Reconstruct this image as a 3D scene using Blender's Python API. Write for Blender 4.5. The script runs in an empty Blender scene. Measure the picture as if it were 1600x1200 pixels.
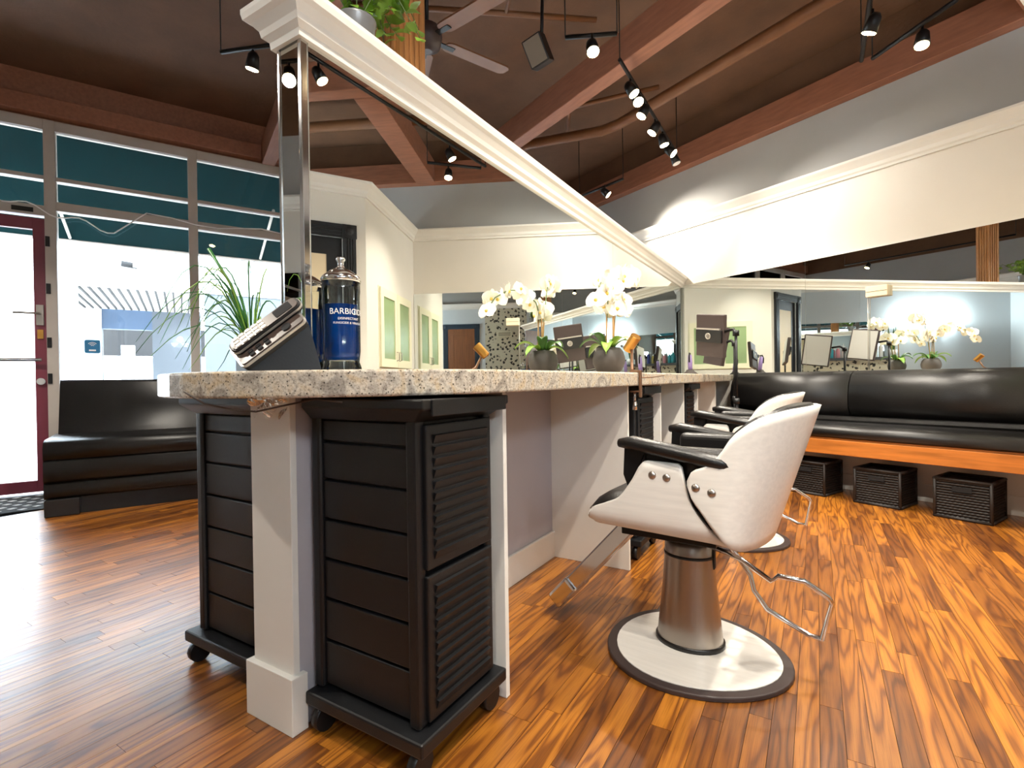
import bpy, bmesh, math, random
from mathutils import Vector, Matrix
random.seed(7)
sc = bpy.context.scene
COL = sc.collection
PI = math.pi
# ------------------------------------------------------------------ camera
A = math.radians(25.43)                 # direction of the mirrored divider against the room axes
YAW = math.radians(31.2 + 25.43); PITCH = math.radians(.3866); ROLL = math.radians(-.787)
cp, sp, cr, sr = math.cos(PITCH), math.sin(PITCH), math.cos(ROLL), math.sin(ROLL)
Rm = Matrix(((cr, -sr, 0), (sr, cr, 0), (0, 0, 1))) @ Matrix(((1, 0, 0), (0, cp, -sp), (0, sp, cp)))
L = Matrix(((math.cos(YAW), math.sin(YAW), 0), (0, 0, -1), (-math.sin(YAW), math.cos(YAW), 0)))
RL = Rm @ L
cam = bpy.data.cameras.new('camera'); camo = bpy.data.objects.new('camera', cam); COL.objects.link(camo)
m = Matrix((RL[0], -RL[1], -RL[2])).transposed().to_4x4()
m.translation = (0, 0, .95)
camo.matrix_world = m
cam.sensor_width = 36; cam.lens = 785.8/1600*36; cam.clip_start = .02
sc.camera = camo
# ------------------------------------------------------------------ world, exposure
w = bpy.data.worlds.new('sky'); sc.world = w; w.use_nodes = True
bg = w.node_tree.nodes['Background']; bg.inputs[0].default_value = (.80, .90, 1, 1); bg.inputs[1].default_value = 15.0
vs = sc.view_settings; vs.view_transform = 'Standard'; vs.look = 'None'; vs.gamma = 1; vs.exposure = 0.68; vs.use_curve_mapping = False
SPOT = 105.0
# ------------------------------------------------------------------ materials
def srgb(r, g, b):
    f = lambda c: (c/255/12.92) if c/255 <= .04045 else ((c/255+.055)/1.055)**2.4
    return (f(r), f(g), f(b), 1)
M = {}
def mat(name, col, rough=.5, metal=0, noise=None, bump=None, coat=0, spec=None, trans=0, emit=None, alpha=None, sheen=0):
    """noise=(scale, amount, stretch) varies the colour; bump=(scale, strength, stretch)"""
    mt = bpy.data.materials.new(name); mt.use_nodes = True
    nt = mt.node_tree; b = nt.nodes['Principled BSDF']
    c = srgb(*col)
    b.inputs['Base Color'].default_value = c; b.inputs['Roughness'].default_value = rough; b.inputs['Metallic'].default_value = metal
    if coat: b.inputs['Coat Weight'].default_value = coat; b.inputs['Coat Roughness'].default_value = .15
    if spec is not None: b.inputs['Specular IOR Level'].default_value = spec
    if trans: b.inputs['Transmission Weight'].default_value = trans
    if emit: b.inputs['Emission Color'].default_value = srgb(*emit[0]); b.inputs['Emission Strength'].default_value = emit[1]
    tc = nt.nodes.new('ShaderNodeTexCoord')
    def tex(scale, stretch, detail=4):
        mp = nt.nodes.new('ShaderNodeMapping'); mp.inputs['Scale'].default_value = stretch
        nt.links.new(tc.outputs['Object'], mp.inputs[0])
        n = nt.nodes.new('ShaderNodeTexNoise'); n.inputs['Scale'].default_value = scale; n.inputs['Detail'].default_value = detail
        nt.links.new(mp.outputs[0], n.inputs['Vector']); return n
    if noise:
        n = tex(noise[0], noise[2] if len(noise) > 2 else (1, 1, 1))
        r = nt.nodes.new('ShaderNodeValToRGB')
        r.color_ramp.elements[0].position = .3; r.color_ramp.elements[1].position = .7
        k = noise[1]
        r.color_ramp.elements[0].color = (c[0]*(1-k), c[1]*(1-k), c[2]*(1-k), 1)
        r.color_ramp.elements[1].color = (min(1, c[0]*(1+k)), min(1, c[1]*(1+k)), min(1, c[2]*(1+k)), 1)
        nt.links.new(n.outputs['Fac'], r.inputs[0]); nt.links.new(r.outputs[0], b.inputs['Base Color'])
    if bump:
        n = tex(bump[0], bump[2] if len(bump) > 2 else (1, 1, 1), 3)
        bp = nt.nodes.new('ShaderNodeBump'); bp.inputs['Strength'].default_value = bump[1]; bp.inputs['Distance'].default_value = .01
        nt.links.new(n.outputs['Fac'], bp.inputs['Height']); nt.links.new(bp.outputs[0], b.inputs['Normal'])
    M[name] = mt
    return mt
mat('white_paint', (226, 223, 216), .55, noise=(3, .03), bump=(60, .04))
mat('white_wall', (222, 217, 208), .6, noise=(2, .03), bump=(90, .05))
mat('grey_wall', (168, 168, 166), .6, noise=(2, .04), bump=(90, .05))
mat('blue_wall', (204, 211, 214), .6, noise=(2, .03))
mat('kick_wall', (176, 172, 178), .6, noise=(3, .03), bump=(90, .04))
mat('ceiling_brown', (98, 67, 44), .8, noise=(4, .15), bump=(30, .2))
mat('beam_brown', (138, 88, 64), .6, noise=(6, .15, (1, 6, 6)), bump=(40, .1))
mat('pipe_brown', (112, 72, 42), .5, noise=(6, .1))
mat('post_wood', (176, 122, 72), .45, noise=(7, .2, (6, 6, .6)))
mat('mirror', (236, 240, 238), .0, 1.0)
mat('aluminium', (178, 170, 162), .4, 0, noise=(5, .05))
mat('chrome', (210, 210, 212), .12, 1.0)
mat('steel', (168, 160, 152), .3, 1.0, noise=(5, .12, (1, 1, .2)))
mat('black_plastic', (14, 15, 18), .42, noise=(8, .15), bump=(200, .03))
mat('black_vinyl', (20, 19, 19), .33, noise=(9, .2), bump=(220, .12))
mat('black_metal', (20, 20, 22), .4, .4)
mat('dark_shell', (58, 46, 44), .45)
mat('shell_white', (226, 222, 215), .35, noise=(6, .05, (1, 14, 14)), coat=.2)
mat('bench_wood', (178, 106, 44), .35, noise=(5, .25, (.6, 8, 8)), coat=.3)
mat('wicker', (27, 19, 15), .55, noise=(30, .4))
mat('orchid_white', (245, 240, 226), .5)
mat('orchid_lip', (222, 190, 90), .5)
mat('leaf_green', (62, 104, 40), .4, noise=(6, .3))
mat('leaf_light', (120, 158, 52), .45, noise=(6, .3))
mat('grass_green', (52, 110, 48), .4, noise=(6, .3))
mat('stem_tan', (170, 130, 78), .5)
mat('stem_green', (90, 110, 60), .5)
mat('pot_dark', (66, 60, 56), .6, noise=(6, .15))
mat('pot_white', (225, 222, 216), .4)
mat('pot_grey', (128, 128, 130), .35, .3)
mat('soil', (50, 36, 26), .9, noise=(40, .4))
mat('silver_plastic', (186, 180, 172), .3, .5)
mat('phone_panel', (70, 56, 50), .35)
mat('phone_key', (214, 206, 196), .4)
mat('gold_metal', (190, 140, 70), .3, .9)
mat('brown_metal', (120, 88, 66), .4, .5)
mat('purple_plastic', (150, 128, 188), .4)
mat('led_face', (214, 212, 208), .4)
mat('cream_paint', (228, 224, 196), .5)
mat('trim_black', (28, 30, 34), .4, bump=(40, .03))
mat('trim_blue', (42, 60, 74), .4)
mat('door_brown', (132, 82, 46), .45, noise=(5, .2, (6, 6, .6)))
mat('door_cream', (232, 214, 180), .5)
mat('door_red', (116, 42, 60), .4)
mat('teal_canvas', (0, 31, 34), .9, noise=(3, .08), spec=.1)
mat('paving', (205, 201, 195), .9, noise=(6, .06))
mat('facade_white', (214, 216, 218), .8)
mat('facade_grey', (84, 90, 97), .8)
mat('facade_blue', (66, 84, 108), .7)
mat('dark_gap', (20, 20, 22), .8)
mat('sign_blue', (28, 112, 160), .5)
mat('sign_white', (240, 240, 240), .5)
mat('faint_print', (206, 206, 214), .5)
mat('mat_grey', (196, 196, 196), .9)
mat('mat_black', (26, 26, 28), .9)
mat('bulb', (255, 240, 210), .3, emit=((255, 226, 170), 40))
mat('sconce_glass', (250, 250, 250), .3, emit=((225, 240, 255), 9))
mat('bottle_pink', (190, 84, 112), .3); mat('bottle_rose', (206, 140, 150), .3); mat('bottle_teal', (60, 160, 176), .3)
mat('bottle_white', (226, 228, 226), .3); mat('bottle_olive', (150, 142, 84), .3); mat('bottle_blue', (50, 66, 140), .3)
mat('tape_clear', (200, 180, 160), .15, trans=.7)
mat('cable', (60, 44, 34), .5)
mat('grille', (120, 112, 100), .5)
mat('outlet', (214, 206, 190), .5)

def nodes_of(name, col=(128, 128, 128), rough=.5):
    mt = mat(name, col, rough); nt = mt.node_tree
    return nt, nt.nodes['Principled BSDF'], nt.nodes.new('ShaderNodeTexCoord')
def ramp(nt, stops, src, dst):
    r = nt.nodes.new('ShaderNodeValToRGB'); el = r.color_ramp.elements
    while len(el) > 1: el.remove(el[-1])
    el[0].position = stops[0][0]; el[0].color = stops[0][1]
    for p, c in stops[1:]:
        x = el.new(p); x.color = c
    if src is not None: nt.links.new(src, r.inputs[0])
    if dst is not None: nt.links.new(r.outputs[0], dst)
    return r
# granite
nt, b, tc = nodes_of('granite', rough=.22)
v = nt.nodes.new('ShaderNodeTexNoise'); v.inputs['Scale'].default_value = 170; v.inputs['Detail'].default_value = 6; v.inputs['Roughness'].default_value = .75
n2 = nt.nodes.new('ShaderNodeTexNoise'); n2.inputs['Scale'].default_value = 14; n2.inputs['Detail'].default_value = 5; n2.inputs['Distortion'].default_value = 1.5
vo = nt.nodes.new('ShaderNodeTexVoronoi'); vo.inputs['Scale'].default_value = 95; vo.inputs['Randomness'].default_value = 1
for x in (v, n2, vo): nt.links.new(tc.outputs['Object'], x.inputs['Vector'])
r1 = ramp(nt, [(.33, srgb(96, 86, 78)), (.42, srgb(176, 164, 148)), (.52, srgb(206, 195, 178)), (.7, srgb(226, 217, 202))], v.outputs['Fac'], None)
r2 = ramp(nt, [(.36, srgb(176, 174, 176)), (.5, (1, 1, 1, 1)), (.64, srgb(244, 228, 202))], n2.outputs['Fac'], None)
mx = nt.nodes.new('ShaderNodeMixRGB'); mx.blend_type = 'MULTIPLY'; mx.inputs[0].default_value = .8
nt.links.new(r1.outputs[0], mx.inputs[1]); nt.links.new(r2.outputs[0], mx.inputs[2])
r3 = ramp(nt, [(.15, srgb(44, 37, 35)), (.23, (1, 1, 1, 1))], vo.outputs['Distance'], None)
mx2 = nt.nodes.new('ShaderNodeMixRGB'); mx2.blend_type = 'MULTIPLY'; mx2.inputs[0].default_value = .85
nt.links.new(mx.outputs[0], mx2.inputs[1]); nt.links.new(r3.outputs[0], mx2.inputs[2]); nt.links.new(mx2.outputs[0], b.inputs['Base Color'])
# oak boards
nt, b, tc = nodes_of('oak_board', rough=.3)
b.inputs['Coat Weight'].default_value = .6; b.inputs['Coat Roughness'].default_value = .24
geo = nt.nodes.new('ShaderNodeNewGeometry')
at = nt.nodes.new('ShaderNodeAttribute'); at.attribute_name = 'tone'
rot = nt.nodes.new('ShaderNodeMapping'); rot.inputs['Rotation'].default_value = (0, 0, -A)
nt.links.new(geo.outputs['Position'], rot.inputs[0])
off = nt.nodes.new('ShaderNodeVectorMath'); off.operation = 'MULTIPLY_ADD'
nt.links.new(at.outputs['Color'], off.inputs[0]); off.inputs[1].default_value = (37, 91, 53); nt.links.new(rot.outputs[0], off.inputs[2])
def stretched(scale, sc_, detail=3):
    mp = nt.nodes.new('ShaderNodeMapping'); mp.inputs['Scale'].default_value = sc_
    nt.links.new(off.outputs[0], mp.inputs[0])
    n = nt.nodes.new('ShaderNodeTexNoise'); n.inputs['Scale'].default_value = scale; n.inputs['Detail'].default_value = detail
    nt.links.new(mp.outputs[0], n.inputs['Vector']); return n
ng = stretched(1.0, (13, .95, 1), 2)                       # cathedral figure
mu = nt.nodes.new('ShaderNodeMath'); mu.operation = 'MULTIPLY'; mu.inputs[1].default_value = 55
sn_ = nt.nodes.new('ShaderNodeMath'); sn_.operation = 'SINE'
nt.links.new(ng.outputs['Fac'], mu.inputs[0]); nt.links.new(mu.outputs[0], sn_.inputs[0])
nf = stretched(1.0, (420, 9, 1), 2)                        # fine pores
cg = ramp(nt, [(.0, srgb(116, 64, 16)), (.3, srgb(150, 89, 24)), (1, srgb(171, 107, 32))], None, None)
ma = nt.nodes.new('ShaderNodeMapRange'); ma.inputs['From Min'].default_value = -1; nt.links.new(sn_.outputs[0], ma.inputs['Value']); nt.links.new(ma.outputs[0], cg.inputs[0])
pf = ramp(nt, [(.36, (.45, .4, .36, 1)), (.5, (1, 1, 1, 1))], nf.outputs['Fac'], None)
m1 = nt.nodes.new('ShaderNodeMixRGB'); m1.blend_type = 'MULTIPLY'; m1.inputs[0].default_value = .45
nt.links.new(cg.outputs[0], m1.inputs[1]); nt.links.new(pf.outputs[0], m1.inputs[2])
tn = ramp(nt, [(0, (.40, .34, .30, 1)), (.3, (.74, .70, .66, 1)), (.7, (.95, .95, .95, 1)), (1, (1.2, 1.22, 1.15, 1))], at.outputs['Fac'], None)
m2_ = nt.nodes.new('ShaderNodeMixRGB'); m2_.blend_type = 'MULTIPLY'; m2_.inputs[0].default_value = 1
nt.links.new(m1.outputs[0], m2_.inputs[1]); nt.links.new(tn.outputs[0], m2_.inputs[2]); nt.links.new(m2_.outputs[0], b.inputs['Base Color'])
nr = stretched(1.0, (6, 3, 1), 4)
rr = nt.nodes.new('ShaderNodeMapRange'); rr.inputs['To Min'].default_value = .32; rr.inputs['To Max'].default_value = .5
nt.links.new(nr.outputs['Fac'], rr.inputs['Value']); nt.links.new(rr.outputs[0], b.inputs['Roughness'])
# floral wallpaper
nt, b, tc = nodes_of('floral_paper', rough=.6)
vo = nt.nodes.new('ShaderNodeTexVoronoi'); vo.inputs['Scale'].default_value = 13
nn = nt.nodes.new('ShaderNodeTexNoise'); nn.inputs['Scale'].default_value = 34; nn.inputs['Detail'].default_value = 3
for x in (vo, nn): nt.links.new(tc.outputs['Object'], x.inputs['Vector'])
ad = nt.nodes.new('ShaderNodeMath'); ad.operation = 'MULTIPLY_ADD'; ad.inputs[1].default_value = .9
nt.links.new(nn.outputs['Fac'], ad.inputs[0]); nt.links.new(vo.outputs['Distance'], ad.inputs[2])
ramp(nt, [(.78, srgb(40, 42, 38)), (.82, srgb(206, 200, 178))], ad.outputs[0], b.inputs['Base Color'])
# clear panes: part mirror, part see-through
def pane_mat(name, tint, refl):
    mt = bpy.data.materials.new(name); mt.use_nodes = True; nt = mt.node_tree; nt.nodes.clear()
    o = nt.nodes.new('ShaderNodeOutputMaterial'); t = nt.nodes.new('ShaderNodeBsdfTransparent'); g = nt.nodes.new('ShaderNodeBsdfGlossy')
    t.inputs[0].default_value = tint; g.inputs['Roughness'].default_value = .0
    fr = nt.nodes.new('ShaderNodeFresnel'); fr.inputs['IOR'].default_value = refl
    mixs = nt.nodes.new('ShaderNodeMixShader')
    nt.links.new(fr.outputs[0], mixs.inputs[0]); nt.links.new(t.outputs[0], mixs.inputs[1]); nt.links.new(g.outputs[0], mixs.inputs[2]); nt.links.new(mixs.outputs[0], o.inputs[0])
    M[name] = mt
pane_mat('etched_glass', (.55, .56, .6, 1), 1.2)
pane_mat('thin_film', (.96, .95, .94, 1), 1.35)
pane_mat('clear_glass', (.97, .985, .98, 1), 1.4)
pane_mat('jar_glass', (.93, .96, .93, 1), 1.45)
mat('barbicide_blue', (14, 84, 178), .08, trans=.35)
mat('frosted_green', (146, 168, 124), .25, noise=(2, .15))
# ------------------------------------------------------------------ mesh helpers
class MB:
    def __init__(s): s.v = []; s.f = []; s.sm = []; s.mi = []
    def add(s, vs_, fs, smooth=False, mi=0, T=None):
        o = len(s.v)
        for p in vs_:
            p = Vector(p)
            s.v.append(T @ p if T else p)
        for f in fs: s.f.append([i+o for i in f]); s.sm.append(smooth); s.mi.append(mi)
        return s
    def box(s, x0, x1, y0, y1, z0, z1, mi=0, T=None):
        vs_ = [(x0, y0, z0), (x1, y0, z0), (x1, y1, z0), (x0, y1, z0), (x0, y0, z1), (x1, y0, z1), (x1, y1, z1), (x0, y1, z1)]
        return s.add(vs_, [(3, 2, 1, 0), (4, 5, 6, 7), (0, 1, 5, 4), (1, 2, 6, 5), (2, 3, 7, 6), (3, 0, 4, 7)], False, mi, T)
    def tube(s, pts, r, n=8, smooth=True, mi=0, caps=True, sx=1.0):
        pts = [Vector(p) for p in pts]; k = len(pts)
        rs = r if isinstance(r, (list, tuple)) else [r]*k
        vs_ = []; prev = None
        for i, p in enumerate(pts):
            t = (pts[min(i+1, k-1)]-pts[max(i-1, 0)]).normalized()
            if prev is None: a = t.orthogonal().normalized() if abs(t.z) > .9 else t.cross(Vector((0, 0, 1))).normalized()
            else: a = (prev-t*prev.dot(t)).normalized()
            prev = a; b_ = t.cross(a)
            for j in range(n):
                q = 2*PI*j/n; vs_.append(p+(a*math.cos(q)*sx+b_*math.sin(q))*rs[i])
        fs = [(i*n+j, i*n+(j+1) % n, (i+1)*n+(j+1) % n, (i+1)*n+j) for i in range(k-1) for j in range(n)]
        s.add(vs_, fs, smooth, mi)
        if caps: s.add(vs_[:n], [tuple(reversed(range(n)))], False, mi); s.add(vs_[-n:], [tuple(range(n))], False, mi)
        return s
    def lathe(s, prof, n=24, c=(0, 0, 0), smooth=True, mi=0, sy=1.0, T=None):
        vs_ = []
        for (r, z) in prof:
            for j in range(n):
                q = 2*PI*j/n; vs_.append((c[0]+r*math.cos(q), c[1]+r*sy*math.sin(q), c[2]+z))
        fs = [(i*n+j, i*n+(j+1) % n, (i+1)*n+(j+1) % n, (i+1)*n+j) for i in range(len(prof)-1) for j in range(n)]
        s.add(vs_, fs, smooth, mi, T)
        if prof[0][0] > 1e-4: s.add(vs_[:n], [tuple(reversed(range(n)))], False, mi, T)
        if prof[-1][0] > 1e-4: s.add(vs_[-n:], [tuple(range(n))], False, mi, T)
        return s
    def prism(s, outl, z0, z1, mi=0, T=None, smooth=False):
        k = len(outl)
        vs_ = [(x, y, z0) for x, y in outl]+[(x, y, z1) for x, y in outl]
        s.add(vs_, [tuple(reversed(range(k))), tuple(range(k, 2*k))], False, mi, T)
        s.add(vs_, [(i, (i+1) % k, k+(i+1) % k, k+i) for i in range(k)], smooth, mi, T)
        return s
    def extrude(s, prof, p0, p1, u, v=(0, 0, 1), mi=0, smooth=False, u1=None):
        """profile points (a,b) -> p+u*a+v*b, from p0 to p1"""
        p0, p1, u, v = Vector(p0), Vector(p1), Vector(u), Vector(v); u1 = Vector(u1) if u1 else u
        k = len(prof)
        vs_ = [p0+u*a+v*b_ for a, b_ in prof]+[p1+u1*a+v*b_ for a, b_ in prof]
        s.add(vs_, [tuple(range(k)), tuple(reversed(range(k, 2*k)))], False, mi)
        s.add(vs_, [(i, k+i, k+(i+1) % k, (i+1) % k) for i in range(k)], smooth, mi)
        return s
    def grid(s, fn, nu, nv, thick=0, smooth=True, mi=0, edge_mi=None):
        P = [[Vector(fn(i/nu, j/nv)) for j in range(nv+1)] for i in range(nu+1)]
        W = nv+1
        flat = [p for r_ in P for p in r_]
        q = [(i*W+j, (i+1)*W+j, (i+1)*W+j+1, i*W+j+1) for i in range(nu) for j in range(nv)]
        if not thick: return s.add(flat, q, smooth, mi)
        N = []
        for i in range(nu+1):
            for j in range(nv+1):
                du = P[min(i+1, nu)][j]-P[max(i-1, 0)][j]; dv = P[i][min(j+1, nv)]-P[i][max(j-1, 0)]
                x = du.cross(dv); N.append(x.normalized() if x.length > 1e-9 else Vector((0, 0, 1)))
        back = [p-n_*thick for p, n_ in zip(flat, N)]
        o = len(flat)
        s.add(flat+back, q, smooth, mi); 
        s.add(flat+back, [tuple(o+i for i in reversed(f)) for f in q], smooth, mi)
        rim = [(0*W+j, 0*W+j+1) for j in range(nv)]+[(nu*W+j+1, nu*W+j) for j in range(nv)]+[(i*W, (i+1)*W) [::-1] for i in range(nu)]+[(i*W+nv, (i+1)*W+nv) for i in range(nu)]
        s.add(flat+back, [(a, b_, o+b_, o+a) for a, b_ in rim], False, mi if edge_mi is None else edge_mi)
        return s
    def build(s, name, mats, parent=None, bevel=0, loc=None, rz=0, seg=2):
        me = bpy.data.meshes.new(name); me.from_pydata([tuple(p) for p in s.v], [], s.f)
        me.polygons.foreach_set('use_smooth', s.sm); me.polygons.foreach_set('material_index', s.mi)
        bm = bmesh.new(); bm.from_mesh(me)
        bmesh.ops.remove_doubles(bm, verts=bm.verts, dist=1e-5)
        bmesh.ops.recalc_face_normals(bm, faces=bm.faces)
        if bevel:
            ed = [e_ for e_ in bm.edges if len(e_.link_faces) == 2 and e_.calc_face_angle(0) > .6]
            bmesh.ops.bevel(bm, geom=ed, offset=bevel, segments=seg, affect='EDGES', profile=.5, clamp_overlap=True)
        bm.to_mesh(me); bm.free()
        for mn in ([mats] if isinstance(mats, str) else mats): me.materials.append(M[mn])
        o = bpy.data.objects.new(name, me); COL.objects.link(o)
        if parent: o.parent = parent
        if loc: o.location = loc
        if rz: o.rotation_euler[2] = rz
        return o
def tag(o, label=None, cat=None, group=None, kind=None):
    if label: o['label'] = label
    if cat: o['category'] = cat
    if group: o['group'] = group
    if kind: o['kind'] = kind
    return o
def thing(name, label, cat, loc=(0, 0, 0), rz=0, group=None):
    o = bpy.data.objects.new(name, None); COL.objects.link(o); o.location = loc; o.rotation_euler[2] = rz
    return tag(o, label, cat, group)
def struct(o): o['kind'] = 'structure'; return o
def sroot(name, loc=(0, 0, 0), rz=0):
    o = bpy.data.objects.new(name, None); COL.objects.link(o); o.location = loc; o.rotation_euler[2] = rz; o['kind'] = 'structure'; return o
def copy_tree(o, parent=None):
    c = o.copy(); COL.objects.link(c)
    if parent: c.parent = parent
    for ch in list(o.children): copy_tree(ch, c)
    return c
ca, sa = math.cos(A), math.sin(A)
def D(x, y, z=0): return Vector((x*ca-y*sa, x*sa+y*ca, z))     # divider frame -> world
def rect(x0, x1, y0, y1): return [(x0, y0), (x1, y0), (x1, y1), (x0, y1)]
def rrect(w_, h_, r, n=5, cx=0, cy=0):
    o = []
    for (sx, sy, a0) in ((1, 1, 0), (-1, 1, 90), (-1, -1, 180), (1, -1, 270)):
        for i in range(n+1):
            a = math.radians(a0+90*i/n); o.append((cx+sx*(w_/2-r)+r*math.cos(a), cy+sy*(h_/2-r)+r*math.sin(a)))
    return o
def text_mesh(body, size, mb=None):
    cu = bpy.data.curves.new('t', 'FONT'); cu.body = body; cu.size = size; cu.align_x = 'CENTER'
    ob = bpy.data.objects.new('t', cu); COL.objects.link(ob)
    dg = bpy.context.evaluated_depsgraph_get(); me = ob.evaluated_get(dg).to_mesh()
    vs_ = [tuple(v_.co) for v_ in me.vertices]; fs = [tuple(p.vertices) for p in me.polygons]
    ob.evaluated_get(dg).to_mesh_clear(); bpy.data.objects.remove(ob); bpy.data.curves.remove(cu)
    return vs_, fs
# ================================================================== ROOM
S0, S1, N0, N1 = -6.05, 1.6, -2.85, 4.66          # room extents along the bench-wall axis and its normal
ZC = 3.75
def clip(poly, x0, x1, y0, y1):
    for ax, lim, sg in ((0, x0, 1), (0, x1, -1), (1, y0, 1), (1, y1, -1)):
        out = []
        for i in range(len(poly)):
            a, b_ = poly[i], poly[(i+1) % len(poly)]
            ia, ib = sg*(a[ax]-lim) >= 0, sg*(b_[ax]-lim) >= 0
            if ia: out.append(a)
            if ia != ib:
                t = (lim-a[ax])/(b_[ax]-a[ax]); out.append((a[0]+t*(b_[0]-a[0]), a[1]+t*(b_[1]-a[1])))
        poly = out
        if len(poly) < 3: return []
    return poly
floor = struct(MB().box(S0-.1, S1+.1, N0-.1, N1+.1, -.08, -.012).build('floor', 'dark_gap'))
boards = []
rw = .057
for i in range(-90, 120):
    y = -6.5+random.random()*.9
    while y < 9:
        ln = random.choice((.35, .5, .65, .8, 1.0, 1.3))*random.uniform(.85, 1.15)
        pl = clip([tuple(D(px, py)[:2]) for px, py in ((i*rw+.0006, y+.0006), ((i+1)*rw-.0006, y+.0006), ((i+1)*rw-.0006, y+ln-.0006), (i*rw+.0006, y+ln-.0006))], S0, S1, N0, N1)
        if len(pl) >= 3:
            c = D((i+.5)*rw, y+ln/2)
            v_ = RL @ (c-Vector((0, 0, .95)))
            vis = 0
            if v_.z > .6:
                px, py = 800+785.8*v_.x/v_.z, 600+785.8*v_.y/v_.z
                if -60 < px < 1660 and py < 1300: vis = ln/(v_.z**2)
            boards.append((vis, pl, random.random()))
        y += ln
boards.sort(key=lambda t: -t[0])
def board_mesh(lst, name):
    vs_, fs, tones = [], [], []
    for _, pl, tn_ in lst:
        k = len(pl); o = len(vs_)
        vs_ += [(x, y, -.012) for x, y in pl]+[(x, y, 0) for x, y in pl]
        fs.append(tuple(o+k+i for i in range(k))); tones.append(tn_)
        for i in range(k): fs.append((o+i, o+(i+1) % k, o+k+(i+1) % k, o+k+i)); tones.append(tn_)
    me = bpy.data.meshes.new(name); me.from_pydata(vs_, [], fs)
    ca_ = me.color_attributes.new('tone', 'FLOAT_COLOR', 'CORNER')
    li = 0
    for p, tn_ in zip(me.polygons, tones):
        for l_ in p.loop_indices: ca_.data[l_].color = (tn_, tn_, tn_, 1)
    me.materials.append(M['oak_board'])
    o = bpy.data.objects.new(name, me); COL.objects.link(o); o.parent = floor
    return o
for bd in boards[:300]: board_mesh([bd], 'floor_board')
board_mesh(boards[300:], 'floor_boards')['kind'] = 'stuff'
struct(MB().box(S0-.1, 2.75, N0-.1, N1+.2, ZC, ZC+.1).build('ceiling', 'ceiling_brown'))
# walls (room axes)
W1_N = 2.61
CR = [(0, 0), (.018, 0), (.018, .018), (.03, .03), (.036, .055), (.062, .082), (.082, .098), (.088, .105), (.088, .122), (0, .122)]   # crown profile
def wall(name, x0, x1, y0, y1, lower='white_wall', upper='grey_wall', full=True):
    r_ = MB().box(x0, x1, y0, y1, 0, 2.66).build(name, lower)
    struct(r_)
    if full:
        MB().box(x0, x1, y0, y1, 2.66, 3.3).build('upper_wall', upper, r_); MB().box(x0, x1, y0, y1, 3.3, ZC).build('wall_top', 'ceiling_brown', r_)
    return r_
wf = wall('wall_far', S0-.1, 2.7, 4.66, 4.8)
wr2 = wall('wall_cabinet', -.57, -.45, 3.23, 4.66, full=False)
wall('wall_outer', 2.6, 2.72, W1_N, 4.66)
wall('wall_outer_return', 1.72, 2.6, W1_N, W1_N+.12)
def slab(name, p, q, th, zs, mat_, parent=None):
    """upright slab from p to q, thickness to the right of p->q"""
    p, q = Vector((*p, 0)), Vector((*q, 0)); d = (q-p).normalized(); nrm = Vector((d.y, -d.x, 0))
    mb = MB().prism([tuple(v_[:2]) for v_ in (p, q, q+nrm*th, p+nrm*th)], *zs)
    return mb.build(name, mat_, parent)
W1a = Vector((-.57, 3.23, 0)); W1d = Vector((.819, -.574, 0)); W1e = W1a+W1d*1.08
def w1(a): return (W1a+W1d*a)
wd1 = struct(slab('wall_doorway', w1(.0)[:2], w1(.09)[:2], -.12, (0, 2.66), 'white_wall'))
slab('door_side', w1(.99)[:2], w1(1.08)[:2], -.12, (0, 2.66), 'white_wall', wd1)
slab('door_head', w1(.09)[:2], w1(.99)[:2], -.12, (2.26, 2.66), 'white_wall', wd1)
wall('wall_corner', W1e.x, S1+.1, W1e.y, W1e.y+.12, 'blue_wall', full=False)
wall('wall_right', S1, S1+.12, -1.07, W1e.y, 'blue_wall')
wall('wall_back', -1.6, S1+.12, -1.07, -.95, 'blue_wall')
wall('wall_return', -1.6, -1.48, N0, -1.07)
wall('wall_rear', S0-.1, -1.48, N0-.12, N0)
def crown(name, p, q, u, u1=None):
    return struct(MB().extrude(CR, (*p, 2.587), (*q, 2.587), (*u, 0), u1=(*u1, 0) if u1 else None).build(name, 'white_paint'))
cn = W1d.cross(Vector((0, 0, 1)))         # W1 facing direction
cn = -cn if cn.x > 0 else cn
crown('trim_1', (-5.9, 4.66), (-.57, 4.66), (0, -1), (-1, -1))
mit = ((Vector((-1, 0, 0))+cn).normalized()*1.05)
crown('trim_2', (-.57, 4.66), (-.57, 3.23), (-1, -1), tuple(mit[:2]))
crown('trim_3', tuple(W1a[:2]), tuple(W1e[:2]), tuple(mit[:2]), tuple(cn[:2]))
crown('trim_4', (S1, W1e.y), (S1, -.95), (-1, -1), (-1, 1))
crown('trim_5', (S1, -.95), (-1.6, -.95), (-1, 1), (-1, 1))
crown('trim_6', (-1.6, -.95), (-1.6, N0), (-1, 1), (-1, 1))
crown('trim_7', (-1.6, N0), (S0, N0), (-1, 1), (1, 1))
crown('trim_8', (S1, W1e.y), (W1e.x, W1e.y), (-1, -1), (0, -1))
for nm, (x0, x1, y0, y1) in {'baseboard_far': (S0, -.6, 4.645, 4.66), 'baseboard_cabinet': (-.582, -.57, 3.25, 4.645), 'baseboard_back': (-1.6, S1, -.95, -.935), 'baseboard_right': (S1-.015, S1, -.93, 2.6)}.items():
    struct(MB().box(x0, x1, y0, y1, 0, .13).build(nm, 'white_paint', bevel=.003))
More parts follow.
